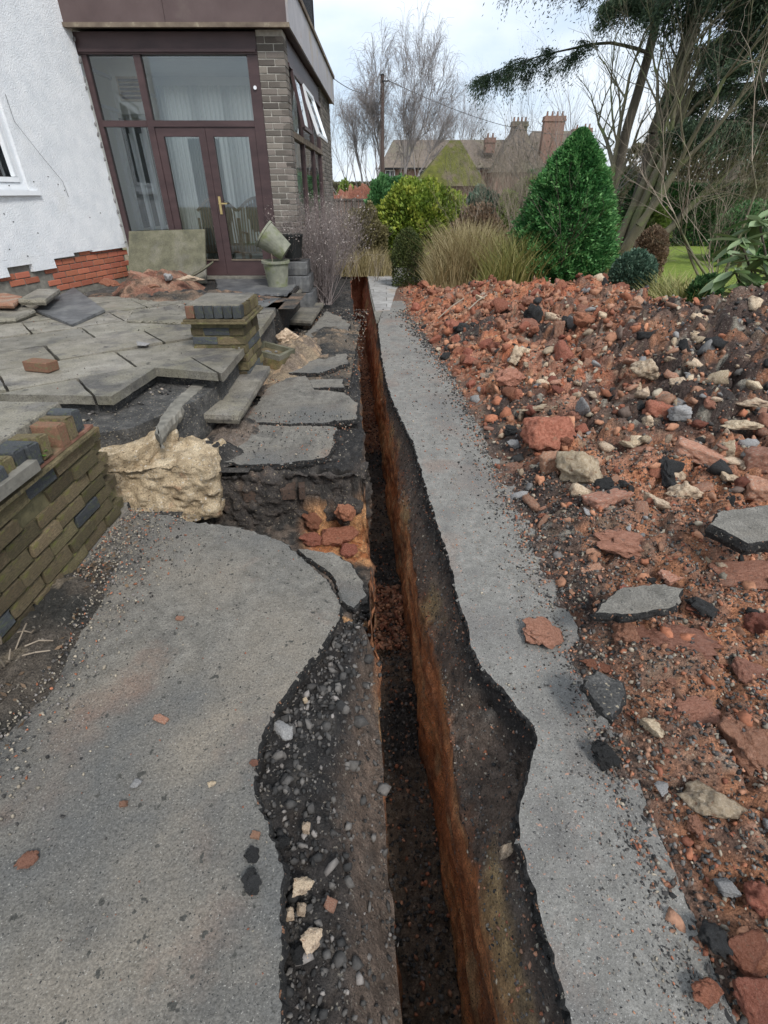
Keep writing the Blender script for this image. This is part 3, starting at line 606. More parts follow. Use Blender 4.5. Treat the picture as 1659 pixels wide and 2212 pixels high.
HERO = [
 (1198, 988, 1305, 1078, 'cream', 'largest cream stone, at the foot of the heap beside the path', .9),
 (1255, 1062, 1358, 1118, 'brick', 'pinkish broken stone just below the largest cream stone', .7),
 (1368, 1070, 1452, 1132, 'cream', 'square pale block lowest of the rubble cluster', .8),
 (1446, 1046, 1512, 1102, 'cream', 'yellowish square brick end right of the square pale block', .8),
 (1528, 1018, 1592, 1066, 'cream', 'tan brick end above the leaning tarmac slab', .8),
 (1455, 962, 1552, 1022, 'brick', 'large pink brown brick lump in the rubble cluster', .7),
 (1598, 970, 1668, 1045, 'brick', 'dark brown stone at the right edge of the photo', .8),
 (1548, 964, 1584, 1018, 'cream', 'upright cream cobble beside the brown stone', .9),
 (1124, 903, 1226, 1003, 'clay', 'big orange clay lump touching the path edge', .8),
 (1283, 1128, 1445, 1228, 'pink', 'wide pink clay mass below the rubble cluster', .35),
 (1530, 1192, 1672, 1292, 'pink', 'wide pink clay mass at the right edge below the tarmac slab', .35),
 (1345, 1325, 1550, 1440, 'pink', 'broad brown pink clod below the flat tarmac slab', .3),
 (1363, 1538, 1434, 1618, 'cream', 'speckled cream stone lying in black soil', .7),
 (1278, 1612, 1328, 1662, 'black', 'round black lump at the edge of the path', .9),
 (1486, 1698, 1605, 1795, 'cream', 'ochre broken stone with a flat side', .6),
 (1545, 1550, 1675, 1690, 'pink', 'huge pale clay clod at the right edge', .5),
 (1575, 1425, 1645, 1495, 'pink', 'pale pink clod above the huge clay clod', .6),
 (1130, 1332, 1212, 1402, 'pink', 'small mound of pale clay trodden on the path', .25),
 (1366, 782, 1424, 842, 'cream', 'long white stone standing out on the dark soil', .8),
 (1568, 903, 1648, 948, 'cream', 'flat pinkish white stone near the right edge', .5),
 (1595, 718, 1662, 765, 'grey', 'grey stone high on the black part of the heap', .8),
 (1068, 800, 1134, 852, 'pink', 'salmon pink block beside the path', .7),
 (1092, 764, 1132, 802, 'cream', 'yellow cream stone above the salmon block', .9),
 (1230, 868, 1274, 926, 'grey', 'tilted greenish stone above the orange clay lump', .9),
 (1420, 772, 1470, 800, 'cream', 'cream stone up and right of the long white stone', .7),
 (1380, 905, 1412, 935, 'cream', 'small pale cube in the middle of the heap', .8),
 (1445, 820, 1492, 860, 'cream', 'cream stone with a grey cap on the black soil', .7),
 (1600, 860, 1665, 900, 'cream', 'pale angular stone touching the right edge high up', .6),
 (1430, 880, 1500, 925, 'grey', 'rounded grey stone among the pale ones', .7),
 (1215, 690, 1250, 735, 'grey', 'slate grey flat stone high on the red clay', .9),
 (1020, 640, 1050, 662, 'cream', 'white stone on the far left flank of the heap', .8),
 (1095, 610, 1140, 655, 'pink', 'flat pink clay slab on the far crest', .9),
 (1195, 700, 1215, 750, 'brick', 'upright brown block half way up the heap', .9),
 (980, 700, 1020, 735, 'black', 'black lump at the far foot of the heap', .7),
 (1130, 670, 1170, 730, 'black', 'dark lump under the pink clay slab', .9),
 (1290, 640, 1340, 668, 'black', 'dark streaked lump on the red crest', .6),
 (1130, 870, 1235, 905, 'cream', 'long tan slab of stone lying behind the orange lump', .5),
 (1090, 925, 1122, 950, 'black', 'small black chunk beside the path', .8),
 (1097, 955, 1130, 985, 'grey', 'rounded grey pink pebble at the path edge', .8),
 (1250, 1225, 1300, 1260, 'brick', 'brown half brick on the trodden soil', .6),
 (1320, 1345, 1372, 1420, 'pink', 'upright pinkish shard left of the broad clod', .8),
 (1255, 1430, 1320, 1455, 'clay', 'orange crumb above the blue grey tarmac piece', .5),
 (1600, 1040, 1665, 1100, 'brick', 'red brick end at the right edge above the tarmac slab', .8),
 (1500, 1205, 1540, 1240, 'cream', 'small yellow stone beside the wide pink clay mass', .8),
 (1160, 980, 1215, 1040, 'brick', 'brown half brick leaning on the largest cream stone', .8),
 (1275, 1035, 1320, 1075, 'black', 'dark chip wedged behind the largest cream stone', .7),
 (1320, 950, 1380, 985, 'cream', 'pale yellow stone in the middle of the rubble', .6),
 (1195, 945, 1230, 980, 'clay', 'small orange lump under the big orange one', .8),
 (1600, 1880, 1668, 2000, 'clay', 'orange clay clod low on the right edge', .5),
 (1560, 2010, 1650, 2100, 'clay', 'orange clay clod in the lower right corner', .5),
 (1480, 1770, 1512, 1805, 'pink', 'small pink clod below the ochre stone', .7),
 (1500, 1985, 1560, 2060, 'black', 'dark lump left of the lower orange clay clods', .6),
 (1575, 2105, 1665, 2200, 'clay', 'lowest orange clay clod in the bottom right corner', .6),
 (1490, 2125, 1550, 2170, 'clay', 'small orange clod left of the lowest clay clod', .6),
 (1590, 1815, 1650, 1870, 'pink', 'pale clod above the orange clods on the right edge', .6),
 (1540, 1895, 1590, 1950, 'grey', 'dusty grey stone left of the orange clods', .6),
 (1400, 1440, 1480, 1500, 'pink', 'flattened brown clod right of the blue grey tarmac piece', .4),
 (1440, 1500, 1540, 1570, 'pink', 'crumbling clay clod in the trodden soil right of the cream stone', .45),
 (1420, 1225, 1490, 1270, 'brick', 'half buried brick under the wide pink clay mass', .5),
 (1480, 1300, 1560, 1350, 'clay', 'orange clay lump behind the black wedge', .6),
 (1590, 1310, 1665, 1400, 'clay', 'orange clay clod at the right edge beside the black wedge', .6),
 (1470, 1610, 1530, 1660, 'pink', 'small pale clod left of the huge clay clod', .6),
 (1400, 1690, 1440, 1725, 'grey', 'dusty pebble left of the ochre stone', .7),
 (1640, 1760, 1680, 1830, 'grey', 'grey stone below the huge clay clod', .6),
]
for h in HERO: rock(*h[:6], flat=h[6])
# flat slabs in the spoil
def spoil_slab(pts, z, th, lab, m=M_asph, tilt=(0, 0), seed=0):
    o = plate('tarmac_slab', [g(u, v, z)[:2] for u, v in pts], z, th, m, lab, 'tarmac slab', tilt=tilt, seed=seed, amp=.01); two(o, M_bed); return o
spoil_slab([(1285, 1320), (1340, 1272), (1420, 1262), (1480, 1275), (1462, 1312), (1380, 1325)], .22, .05, 'flat grey tarmac slab lying on the rubble near the path', tilt=(.05, .02), seed=41)
spoil_slab([(1535, 1130), (1560, 1105), (1680, 1095), (1700, 1160), (1620, 1168)], .36, .07, 'long dark tarmac slab leaning at the right edge', tilt=(.02, .1), seed=42)
spoil_slab([(1248, 1480), (1290, 1450), (1345, 1475), (1350, 1535), (1325, 1558)], .16, .04, 'blue grey tarmac piece lying flat on the black soil', m=M_step, seed=43)
o = inst('tarmac_lump', LIB['black']['big'][1], heap_point(1510, 1330)[0] + np.array([0, 0, .05]), (.08, .05, .05), (.2, .1, -.6), 'black tarmac wedge right of the flat grey slab', 'tarmac lump')
o = inst('tarmac_lump', LIB['black']['big'][2], heap_point(1438, 1040)[0] + np.array([0, 0, .06]), (.045, .14, .045), (.3, .1, -.2), 'long dark tarmac bar leaning in the rubble cluster', 'tarmac lump')

# scattered individuals (numerous, alike)
def scatter(key, n, dom, size, label, group, seed, pref):
    r = np.random.default_rng(seed); k = 0; tries = 0
    while k < n and tries < n * 60:
        tries += 1
        x, y = r.uniform(*dom[0]), r.uniform(*dom[1])
        if x < heap_edge(y) + r.uniform(-.02, .25): continue
        if pref and r.uniform() > pref(x, y): continue
        if abs(x) > .80 * (.84 * y + .85): continue
        h = float(heap_h(np.array([x]), np.array([y]))[0])
        if h < -.02: continue
        sz = r.uniform(*size) * (.6 + .5 * r.uniform() ** 2) * (1.0 if y > 2.2 else .55)
        sc = sz * r.uniform(.65, 1.2, 3) * (np.array([1.35, .85, .6]) if key == 'brick' else 1); sc[2] *= .8
        label_ = label.replace('small', 'tiny' if sz < .04 else 'chunky' if sz > .075 else 'small')
        inst(LIB[key]['name'], LIB[key]['small'][r.integers(6)], (x, y, h + sc[2] * .35), sc, r.uniform(-1, 1, 3) * (.7, .7, 3.1), label_ % (('far crest end' if y > 7.2 else 'low near end' if y < 2.3 else 'path side' if x < heap_edge(y) + .5 else 'right hand side' if x > 2.5 else 'middle') ),
             {'clay': 'clay clod', 'pink': 'clay clod', 'cream': 'stone', 'brick': 'broken brick', 'grey': 'stone', 'black': 'tarmac lump'}[key], group); k += 1
D = ((.3, 4.4), (.3, 10.6))
def gb(x, y, cx, cy, rx, ry): return math.exp(-((x - cx) / rx) ** 2 - ((y - cy) / ry) ** 2)
scatter('clay', 225, D, (.045, .15), 'small red clay clod on the %s of the spoil heap', 'red clay clods on the heap', 1, lambda x, y: (.3 + .7 * (y > 3)) * (1 - 1.0 * min(1, 1.6 * gb(x, y, 3.2, 3.9, 1.1, 1.1))))
scatter('pink', 85, D, (.045, .14), 'small pale pink clay clod on the %s of the spoil heap', 'pink clay clods on the heap', 2, lambda x, y: (.4 + .6 * (x > 1.2)) * (1 - 1.0 * min(1, 1.6 * gb(x, y, 3.2, 3.9, 1.1, 1.1))))
scatter('cream', 140, ((.6, 3.8), (1.5, 7)), (.04, .105), 'small cream stone half sunk in the %s of the spoil heap', 'cream stones on the heap', 3, lambda x, y: gb(x, y, 2, 3.9, 1.6, 1.6) + .1)
scatter('brick', 120, ((.6, 3.6), (1.5, 8)), (.035, .09), 'small broken brick lying on the %s of the spoil heap', 'broken bricks on the heap', 4, lambda x, y: gb(x, y, 1.6, 3.8, 1.2, 1.8) + .1)
scatter('grey', 70, ((.6, 4.), (.4, 7)), (.03, .08), 'small grey stone lying on the %s of the spoil heap', 'grey stones on the heap', 5, lambda x, y: gb(x, y, 2, 3.6, 1.8, 2) + .1)
scatter('black', 90, D, (.03, .10), 'small black tarmac lump on the %s of the spoil heap', 'black tarmac lumps on the heap', 6, lambda x, y: .5 * (y < 4) + .35)

# fine rubble: nobody could count it
def rubble(name, pts, sizes, m_cols, label, seed, matl=None, sub=1, kind='rock'):
    r = np.random.default_rng(seed); pts = np.asarray(pts); n = len(pts); VV = []; FF = []; AA = []; off = 0
    if sizes is None: sizes = r.uniform(.004, .018, n)
    sizes = np.asarray(sizes); grp = r.integers(0, 5, n)
    for gk in range(5):
        V1, F1 = rock_verts(sub, seed * 7 + gk, 'brick' if gk == 4 else kind, .5); m = grp == gk; q = m.sum()
        if not q: continue
        Q, _ = np.linalg.qr(r.normal(size=(q, 3, 3))); S = sizes[m][:, None] * r.uniform(.5, 1.3, (q, 3))
        VV.append((np.einsum('nij,kj->nki', Q * S[:, None, :], V1) + pts[m][:, None, :]).reshape(-1, 3))
        FF.append((F1[None] + (np.arange(q) * len(V1))[:, None, None]).reshape(-1, 3) + off); off += q * len(V1)
        AA.append(np.repeat(np.asarray(m_cols)[r.integers(0, len(m_cols), q)] * r.uniform(.65, 1.15, (q, 1)), len(V1), 0))
    o = obj(name, np.vstack(VV), np.vstack(FF), matl or M_rub, attr=np.vstack(AA)); o['kind'] = 'stuff'; o['label'] = label; o['category'] = 'rubble'; return o
M_rub = mat('rubble bits', [(.3, (.65, .65, .65)), (.5, (1, 1, 1)), (.8, (1.4, 1.4, 1.4))], scale=60, attr=True, bump=.3, bscale=120)
cl_ = [(.34, .135, .075), (.38, .19, .115), (.26, .10, .06), (.31, .17, .11)]; bk_ = [(.035, .034, .033), (.07, .066, .062), (.13, .12, .11)]; cr_ = [(.36, .31, .24), (.27, .24, .19), (.22, .2, .185)]
r = np.random.default_rng(5)
n = 22000; x = r.uniform(.3, 4.4, n); y = .25 + 10.5 * r.uniform(0, 1, n) ** 1.5; k = (x > heap_edge(y) - .02 + .15 * r.uniform(0, 1, n)) & (x < .82 * (.84 * y + .85)); x, y = x[k], y[k]
z = heap_h(x, y); dk = np.exp(-((x - 3.3) / 1.3) ** 2 - ((y - 4) / 1.3) ** 2) + np.exp(-((x - .95) / .35) ** 2 - ((y - 1.8) / 1.8) ** 2) > r.uniform(0, 1, len(x)) * 1.1
sz = r.uniform(.006, .022, len(x)) * (.55 + .12 * np.minimum(y, 5))
rubble('clay_crumbs', np.stack([x, y, z + sz * .3], -1)[~dk], sz[~dk], cl_ * 2 + cr_[:2] + bk_[:1], 'fine red clay crumbs and chips covering the heap', 61)
rubble('ash_crumbs', np.stack([x, y, z + sz * .3], -1)[dk], sz[dk], bk_ * 3 + cr_ + cl_[:1], 'fine black ash crumbs covering the heap', 62)
for q_, (cc_, sd__) in enumerate(((cl_, 81), (cl_ + [(.52, .26, .155)] * 1 + [(.50, .24, .14)], 82), (bk_ + [(.15, .11, .09)], 83), (cr_ + [(.42, .36, .27)], 84))):
    n = (1500, 1300, 900, 420)[q_]; x = r.uniform(.3, 4.4, n); y = .3 + 10 * r.uniform(0, 1, n) ** 1.4; k = (x > heap_edge(y) + .03 + .2 * r.uniform(0, 1, n)) & (x < .82 * (.84 * y + .85))
    if q_ < 2: k &= np.exp(-((x - 3.25) / 1.2) ** 2 - ((y - 3.9) / 1.2) ** 2) < r.uniform(.1, .9, n)
    if q_ > 1: k &= np.exp(-((x - 2.2) / 1.7) ** 2 - ((y - 3.4) / 1.8) ** 2) > r.uniform(0, 1, n)
    x, y = x[k], y[k]; z = heap_h(x, y); sz = (.014 + .045 * r.uniform(0, 1, len(x)) ** 2.2) * (.45 + .15 * np.minimum(y, 5)); rubble('mixed_clods', np.stack([x, y, z + sz * .3], -1), sz, cc_, ('crumbly red clods', 'crumbly pink clods', 'crumbly black lumps', 'small pale chips')[q_] + ' packed over the heap', sd__, sub=2, kind='rock')
n = 16000; y = r.uniform(.15, 2.9, n); x = heap_edge(y) + r.uniform(0, 1, n) ** 1.2 * 1.3; k = x < .82 * (.84 * y + .85); x, y = x[k], y[k]; sz = r.uniform(.003, .012, len(x))
rubble('near_crumbs', np.stack([x, y, heap_h(x, y) + sz * .3], -1), sz, bk_ * 3 + cl_ + cr_ + [(.16, .11, .085)] * 3, 'dark gritty crumbs on the low near end of the heap', 85)
# fringe of grit along the path's heap side, thinning across the path
n = 3800; y = .2 + 8.3 * r.uniform(0, 1, n) ** 1.6; off = r.exponential(.07, n); x = heap_edge(y) + .06 - off; k = x > (sR(y) + SK * y + .015); x, y = x[k], y[k]
sz = r.uniform(.002, .0075, len(x)) * (.6 + .3 * y)
rubble('path_grit', np.stack([x, y, sz * .3], -1), sz, bk_ * 4 + cl_[:2] + cr_, 'grit and clay crumbs strewn on the garden path', 63)
n = 1400; r6 = np.random.default_rng(12); ss_ = r6.uniform(.09, .33, n); y = np.where(r6.uniform(0, 1, n) < .35, r6.uniform(2.35, 3.0, n), r6.uniform(5.4, 12.5, n)); sz = r6.uniform(.006, .028, n)
rubble('trench_clay_crumbs', np.stack([ss_ + SK * y, y, DEP + .05 + sz * .4], -1), sz, cl_ + [(.46, .22, .12)], 'red clay crumbs fallen on the trench floor', 88)
n = 900; y = .2 + 6 * r.uniform(0, 1, n) ** 1.5; x = r.uniform(0, 1, n) * (heap_edge(y) - sR(y) - SK * y) + sR(y) + SK * y + .01; sz = r.uniform(.0015, .005, n) * (.7 + .3 * y)
rubble('path_grit', np.stack([x, y, sz * .3], -1), sz, bk_ + cl_[:2] + cr_, 'fine grains on the open part of the path', 64)
n = 1500; x = r.uniform(-1.6, -.0, n); y = .2 + 2.3 * r.uniform(0, 1, n); k = (x < sL(y) + SK * y - .015) & (y < near_edge(x) - .02); x, y = x[k], y[k]; sz = r.uniform(.0015, .0045, len(x)) * (.7 + .4 * y)
rubble('tarmac_grit', np.stack([x, y, sz * .3], -1), sz, bk_ * 2 + cl_[2:3] + cr_, 'grit scattered on the near tarmac', 65)
# rubble on shoulder of the trench
GX, GY, GZ = TR_G
mask = inL[None, :] & (GX > sL(GY) + SK * GY - .01) & (GY < 2.3); ii = np.argwhere(mask); sel = ii[r.integers(0, len(ii), 5200)]
px, py, pz = GX[sel[:, 0], sel[:, 1]], GY[sel[:, 0], sel[:, 1]], GZ[sel[:, 0], sel[:, 1]]
dd = (px - SK * py - sL(py)) / (LIP - sL(py)); k = r.uniform(0, 1, len(px)) > np.clip(dd * 1.25 - .15, 0, .92); px, py, pz = px[k], py[k], pz[k]; sz = .0028 + .008 * r.uniform(0, 1, len(px)) ** 2 + .016 * r.uniform(0, 1, len(px)) ** 9
rubble('ledge_rubble', np.stack([px + r.normal(0, .006, len(px)), py + r.normal(0, .006, len(px)), pz + sz * .4], -1), sz * (1 + .5 * py), bk_ * 5 + cr_[2:] , 'loose black bedding lumps on the trench ledge', 66)
mask = (inF[None, :]) & (GY < 9); ii = np.argwhere(np.broadcast_to(mask, GX.shape)); sel = ii[r.integers(0, len(ii), 3800)]
px, py, pz = GX[sel[:, 0], sel[:, 1]], GY[sel[:, 0], sel[:, 1]], GZ[sel[:, 0], sel[:, 1]]; sz = r.uniform(.004, .018, len(px))
rubble('trench_floor_crumbs', np.stack([px, py, pz + sz * .4], -1), sz, bk_ * 3 + cl_[:2] + [(.2, .14, .1), (.16, .12, .09), (.13, .1, .08)], 'loose dark crumbs on the trench floor', 67)
mask = inB[None, :] & (GY < 6); ii = np.argwhere(np.broadcast_to(mask, GX.shape)); sel = ii[r.integers(0, len(ii), 3000)]
px, py, pz = GX[sel[:, 0], sel[:, 1]], GY[sel[:, 0], sel[:, 1]], GZ[sel[:, 0], sel[:, 1]]; sz = r.uniform(.002, .009, len(px))
rubble('trench_side_crumbs', np.stack([px, py, pz], -1), sz, bk_ * 3 + cr_ + cl_, 'grit stuck in the dark right side of the trench', 68)
n = 3000; x = r.uniform(-1.25, -.25, n); y = r.uniform(3.05, 8.6, n); k = r.uniform(0, 1, n) < .8; sz = r.uniform(.003, .011, n) * (.5 + .12 * y)
rubble('terrace_crumbs', np.stack([x, y, .0 * x + .035 * (y < 4) + sz * .3 - .01], -1), sz, bk_ * 4 + cl_[:2] + cr_ * 2, 'crumbs scattered over the broken ground by the trench', 69)
# tan rubble filling between the fallen step slabs
def mound(name, label, cx, cy, rx, ry, h, cols, seed, m=None, z0=0, cellz=.08, cat='rubble'):
    r2 = np.random.default_rng(seed); n = 110; t = np.linspace(-1.15, 1.15, n); A, Bq = np.meshgrid(t, t); xx = cx + rx * A; yy = cy + ry * Bq; p = np.stack([xx, yy, 0 * xx], -1)
    d = np.hypot(A, Bq) + .35 * fbm(p, 2.4, 3, seed); e = 1 - sst(.3, 1, d)
    zz = z0 + h * e + e * (.35 * h * fbm(p, 5, 4, seed + 1) + cellz * .6 * lumps(xx, yy, cellz * 1.6, seed) + cellz * .4 * lumps(xx, yy, cellz * .7, seed + 2)) - .02
    nn = fbm(p, 5, 4, seed + 3)
    c0, c1 = np.array(cols[0]), np.array(cols[1]); A_ = mixv(c0 + np.zeros(xx.shape + (3,)), c1, sst(-.3, .4, nn))
    if len(cols) > 2: A_ = mixv(A_, np.array(cols[2]) + 0 * A_, sst(.15, .4, fbm(p, 9, 3, seed + 7)))
    a = np.arange(n - 1)[:, None] * n + np.arange(n - 1)[None, :]; F = np.stack([a, a + 1, a + n + 1, a + n], -1).reshape(-1, 4)
    o = obj(name, np.stack([xx, yy, zz], -1).reshape(-1, 3), F, m or M_soil, attr=A_.reshape(-1, 3)); o['kind'] = 'stuff'; o['label'] = label; o['category'] = cat; return o

exec_later = []
# ------------------------------------------------------------------ patio
PZ = .45
pat = [(-6.5, 3.28)] + [tuple(g(u, v, PZ)[:2]) for u, v in ((0, 850), (240, 855), (335, 795), (480, 806), (516, 762))] + [(-1.24, 5.3), (-1.28, 6.2), (-1.9, 6.25), (-2.4, 6.7), (-3.6, 7.0), (-4.6, 6.5), (-6.5, 6.0)]
def clip_convex(subj, cell):
    out = [tuple(p[:2]) for p in subj]
    n = len(cell)
    for i in range(n):
        a, b = cell[i], cell[(i + 1) % n]; inp = out; out = []
        side = lambda p: (b[0] - a[0]) * (p[1] - a[1]) - (b[1] - a[1]) * (p[0] - a[0])
        for j in range(len(inp)):
            p, q = inp[j], inp[(j + 1) % len(inp)]; sp_, sq = side(p), side(q)
            if sp_ >= 0: out.append(p)
            if (sp_ > 0) != (sq > 0) and sp_ != sq:
                t = sp_ / (sp_ - sq); out.append((p[0] + (q[0] - p[0]) * t, p[1] + (q[1] - p[1]) * t))
        if not out: return []
    return out
mb = MB()
inner = [(-6.5, 3.29), (-2.7, 3.29), (-1.90, 3.27), (-1.86, 3.93), (-1.31, 3.84), (-1.32, 5.2), (-1.45, 9.3), (-8, 9.3), (-8, 3.3)]
mb.prism(inner, -.1, .385); pb = mb.build('patio', M_step); pb['kind'] = 'structure'; pb['label'] = 'raised patio bed below the paving slabs'
th = math.radians(40); ca, sa = math.cos(th), math.sin(th)
rj = np.random.default_rng(3)
for i in range(-8, 12):
    for j in range(-12, 12):
        w_, h_ = .86, .60; off = .43 * (j % 2)
        u0, u1 = i * w_ + off, (i + 1) * w_ + off; v0, v1 = j * h_, (j + 1) * h_; gp = .008 + .005 * rj.uniform()
        cell = [(u0 + gp, v0 + gp), (u1 - gp, v0 + gp), (u1 - gp, v1 - gp), (u0 + gp, v1 - gp)]
        cell = [(-2 + a * ca - b * sa, 4.6 + a * sa + b * ca) for a, b in cell]
        c = clip_convex(pat, cell)
        if len(c) < 3: continue
        ar = abs(sum(c[k][0] * c[(k + 1) % len(c)][1] - c[(k + 1) % len(c)][0] * c[k][1] for k in range(len(c)))) / 2
        if ar < .02: continue
        dz = rj.uniform(-.006, .006); tx, ty = rj.normal(0, .006, 2); c = jag(c[:14], .0035, .05, i * 31 + j); mb = MB(); mb.prism([(q[0], q[1], PZ + dz + (q[0] - c[0][0]) * tx + (q[1] - c[0][1]) * ty) for q in c], PZ - .065, PZ); mb.build('paving_slab', M_slab, pb)
# recessed black bed of the missing step
mb = MB(); mb.prism([(-3.4, 2.8), (-1.98, 2.86), (-1.66, 3.0), (-1.40, 3.5), (-1.30, 4.0), (-3.4, 4.0)], -.1, .305)
o = mb.build('step_bed', M_step)
rubble('bed_chips', np.array([(x_, y_, .312) for x_, y_ in zip(rng.uniform(-2.2, -1.4, 260), rng.uniform(2.95, 3.9, 260)) if x_ < -1.95 + (y_ - 3.05) * .55]), rng.uniform(.004, .02, 1000)[:sum(1 for _ in range(0))] if False else None, bk_ * 2 + cr_ + [(.5, .42, .35)], 'chips lying on the black bed of the missing step', 86); o['kind'] = 'structure'
kerb = [(452, 806), (430, 812), (402, 842), (372, 872), (345, 905), (330, 935), (345, 945), (362, 915), (398, 872), (425, 848), (455, 822)]
tag(plate('kerb_edging', [g(u, v, .31)[:2] for u, v in kerb], .315, .09, M_cement, '', '', seed=51, amp=.01), 'crumbling grey cement edging beside the black bed of the missing step', 'kerb')
# tan concrete footing exposed in the side hole
r3 = np.random.default_rng(9)
def rough_block(name, outline, z1, z0, m, label, cat, amp=.05, seed=0):
    """upright footing: outline (top plan, open front chain) with displaced faces"""
    bm = bmesh.new(); n = len(outline); vs = [bm.verts.new((p[0], p[1], z0)) for p in outline]; f = bm.faces.new(vs)
    e = bmesh.ops.extrude_face_region(bm, geom=[f]); bmesh.ops.translate(bm, vec=(0, 0, z1 - z0), verts=[v for v in e['geom'] if isinstance(v, bmesh.types.BMVert)])
    bmesh.ops.recalc_face_normals(bm, faces=bm.faces)
    bmesh.ops.triangulate(bm, faces=bm.faces)
    for _ in range(7):
        es = [e for e in bm.edges if e.calc_length() > .022]
        if not es: break
        bmesh.ops.subdivide_edges(bm, edges=es, cuts=1); bmesh.ops.triangulate(bm, faces=[f for f in bm.faces if len(f.verts) > 3])
    bm.normal_update(); P_ = np.array([v.co for v in bm.verts]); N_ = np.array([v.normal for v in bm.verts])
    d = amp * (fbm(P_, 5, 4, seed) + .55 * fbm(P_, 16, 4, seed + 3) - .6 * np.abs(fbm(P_, 9, 3, seed + 6))); P_ = P_ + N_ * d[:, None]
    F_ = np.array([[v.index for v in f.verts] for f in bm.faces]); bm.free()
    return tag(obj(name, P_, F_, m), label, cat)
foot = [tuple(g(u, v, .1)[:2]) for u, v in ((320, 1000), (440, 1000))]
foot = [(-2.2, 3.45), (-2.2, 2.72), (-1.75, 2.78), (foot[1][0], 2.92), (foot[1][0] + .04, 3.25), (-1.62, 3.35), (-1.74, 3.75)]
rough_block('concrete_footing', foot, .1, -.36, M_concrete, 'rough tan concrete footing bared at the corner of the side hole', 'footing', .07, 4)
rough_block('concrete_footing', [(-2.2, 2.66), (-1.78, 2.74), (-1.56, 2.96), (-1.44, 3.2), (-1.52, 3.28), (-1.68, 3.10), (-1.95, 2.97), (-2.2, 2.95)], .215, -.2, M_concrete, 'upper tan concrete strip bordering the black bed of the missing step', 'footing', .05, 14)
ef = [(-1.22, 3.26), (-1.2, 3.04), (-.95, 3.02), (-.6, 3.06), (-.3, 3.03), (-.12, 3.10), (-.1, 3.28)]
of = rough_block('earth_face', ef, -.07, -.60, M_bed2, '', '', .09, 8); of['kind'] = 'structure'; del of['label']; del of['category']
for i, (u0, u1) in enumerate(((528, 562), (572, 604), (608, 640), (645, 660))):
    p = P((u0 + u1) / 2, 1064 - 2 * i, 3.055 + .01 * (i % 2)); wdt = (u1 - u0) * p[1] / FW * 1.0
    inst('buried_brick', brick_me('buried', M_brickdirty, .04), p, (wdt, .1, .10), (.1, .06 * (i % 2) - .03, .12 * i - .2), 'old brown brick, %s from the left in the black face of the side hole' % ['first', 'second', 'third', 'fourth'][i], 'brick', 'bricks showing in the black face')
# clay lumps in the mouth of the side hole
for (u0, v0, u1, v1, lab) in ((655, 1105, 700, 1150, 'cracked orange clay lump at the mouth of the side hole'), (690, 1135, 768, 1190, 'largest orange clay mass at the corner of the side hole'), (650, 1150, 700, 1185, 'low orange clay lump behind the near tarmac'), (725, 1085, 770, 1135, 'upper orange clay lump against the trench corner'), (735, 1170, 770, 1215, 'orange clay lump right at the trench lip')):
    rock(u0, v0, u1, v1, 'clay', lab, .8, z=-.46)
rock(775, 1214, 808, 1240, 'clay', 'orange clay crumb fallen on the trench floor', .8, z=-.9)
for (u0, v0, u1, v1, key, lab, z) in ((628, 1880, 680, 1940, 'cream', 'whitish stone on the rubble ledge of the trench', -.13), (610, 1950, 642, 1995, 'cream', 'pinkish white stone at the tarmac edge', -.12), (636, 1945, 668, 1980, 'cream', 'smaller white stone touching the pinkish white one', -.12),
    (640, 2000, 702, 2052, 'cream', 'brownish broken stone on the near rubble ledge', -.12), (648, 1768, 678, 1806, 'cream', 'smooth oval cream pebble on the black ledge', -.11), (700, 1930, 728, 1975, 'brick', 'small red white shard on the near ledge', -.15), (628, 2035, 665, 2080, 'black', 'rounded dark lump below the brownish stone', -.12),
    (597, 1805, 625, 1835, 'black', 'black lump at the edge of the near tarmac', -.09), (590, 1560, 640, 1600, 'grey', 'flat grey chip in the bite of the near tarmac', -.1), (655, 1500, 668, 1525, 'cream', 'thin white chip high on the black ledge', -.1), (785, 2040, 800, 2062, 'cream', 'tiny pale pebble', -.3)):
    if 'tiny' in lab: continue
    rock(u0, v0, u1, v1, key, lab, .6, z=z)
inst('stone', LIB['cream']['big'][2], g(1095, 1838, -.10), (.022, .02, .05), (0, .2, .3), 'flat ochre stone stuck upright in the right wall of the trench', 'stone')
for (u0, v0, u1, v1, key, lab) in ((38, 1835, 88, 1868, 'pink', 'pink brick flake on the near tarmac at the left'), (330, 1543, 366, 1562, 'brick', 'flat brownish chip on the upper part of the near tarmac'), (525, 1870, 570, 1935, 'black', 'dark clod on the near tarmac beside the ledge'),
    (530, 1832, 562, 1858, 'black', 'small dark clod just above the other dark clod'), (543, 1795, 562, 1812, 'brick', 'tiny red crumb near the dark clods'), (283, 1672, 305, 1705, 'grey', 'round grey pebble in the middle of the near tarmac'), (445, 1685, 470, 1700, 'cream', 'flat pale pebble right of the round grey one'),
    (260, 1720, 275, 1750, 'brick', 'red splinter left of the round grey pebble'), (540, 1640, 560, 1655, 'pink', 'salmon crumb by the tarmac edge'), (380, 1330, 398, 1342, 'brick', 'small brown crumb on the far part of the near tarmac')):
    rock(u0, v0, u1, v1, key, lab, .5, z=.002)

n = 1500; rp = np.random.default_rng(44); x = rp.uniform(-4.4, -1.3, n); y = rp.uniform(3.3, 7.2, n); k = (y > 3.32) & ((x < -1.9) | (y > 3.95)) & (rp.uniform(0, 1, n) < .25 + .75 * sst(4.5, 7, y)); sz = rp.uniform(.002, .009, n) * (.5 + .13 * y)
rubble('patio_grit', np.stack([x, y, PZ + sz * .3], -1)[k], sz[k], bk_ * 2 + cr_ + cl_[:1], 'grit and small chips on the patio slabs', 87)
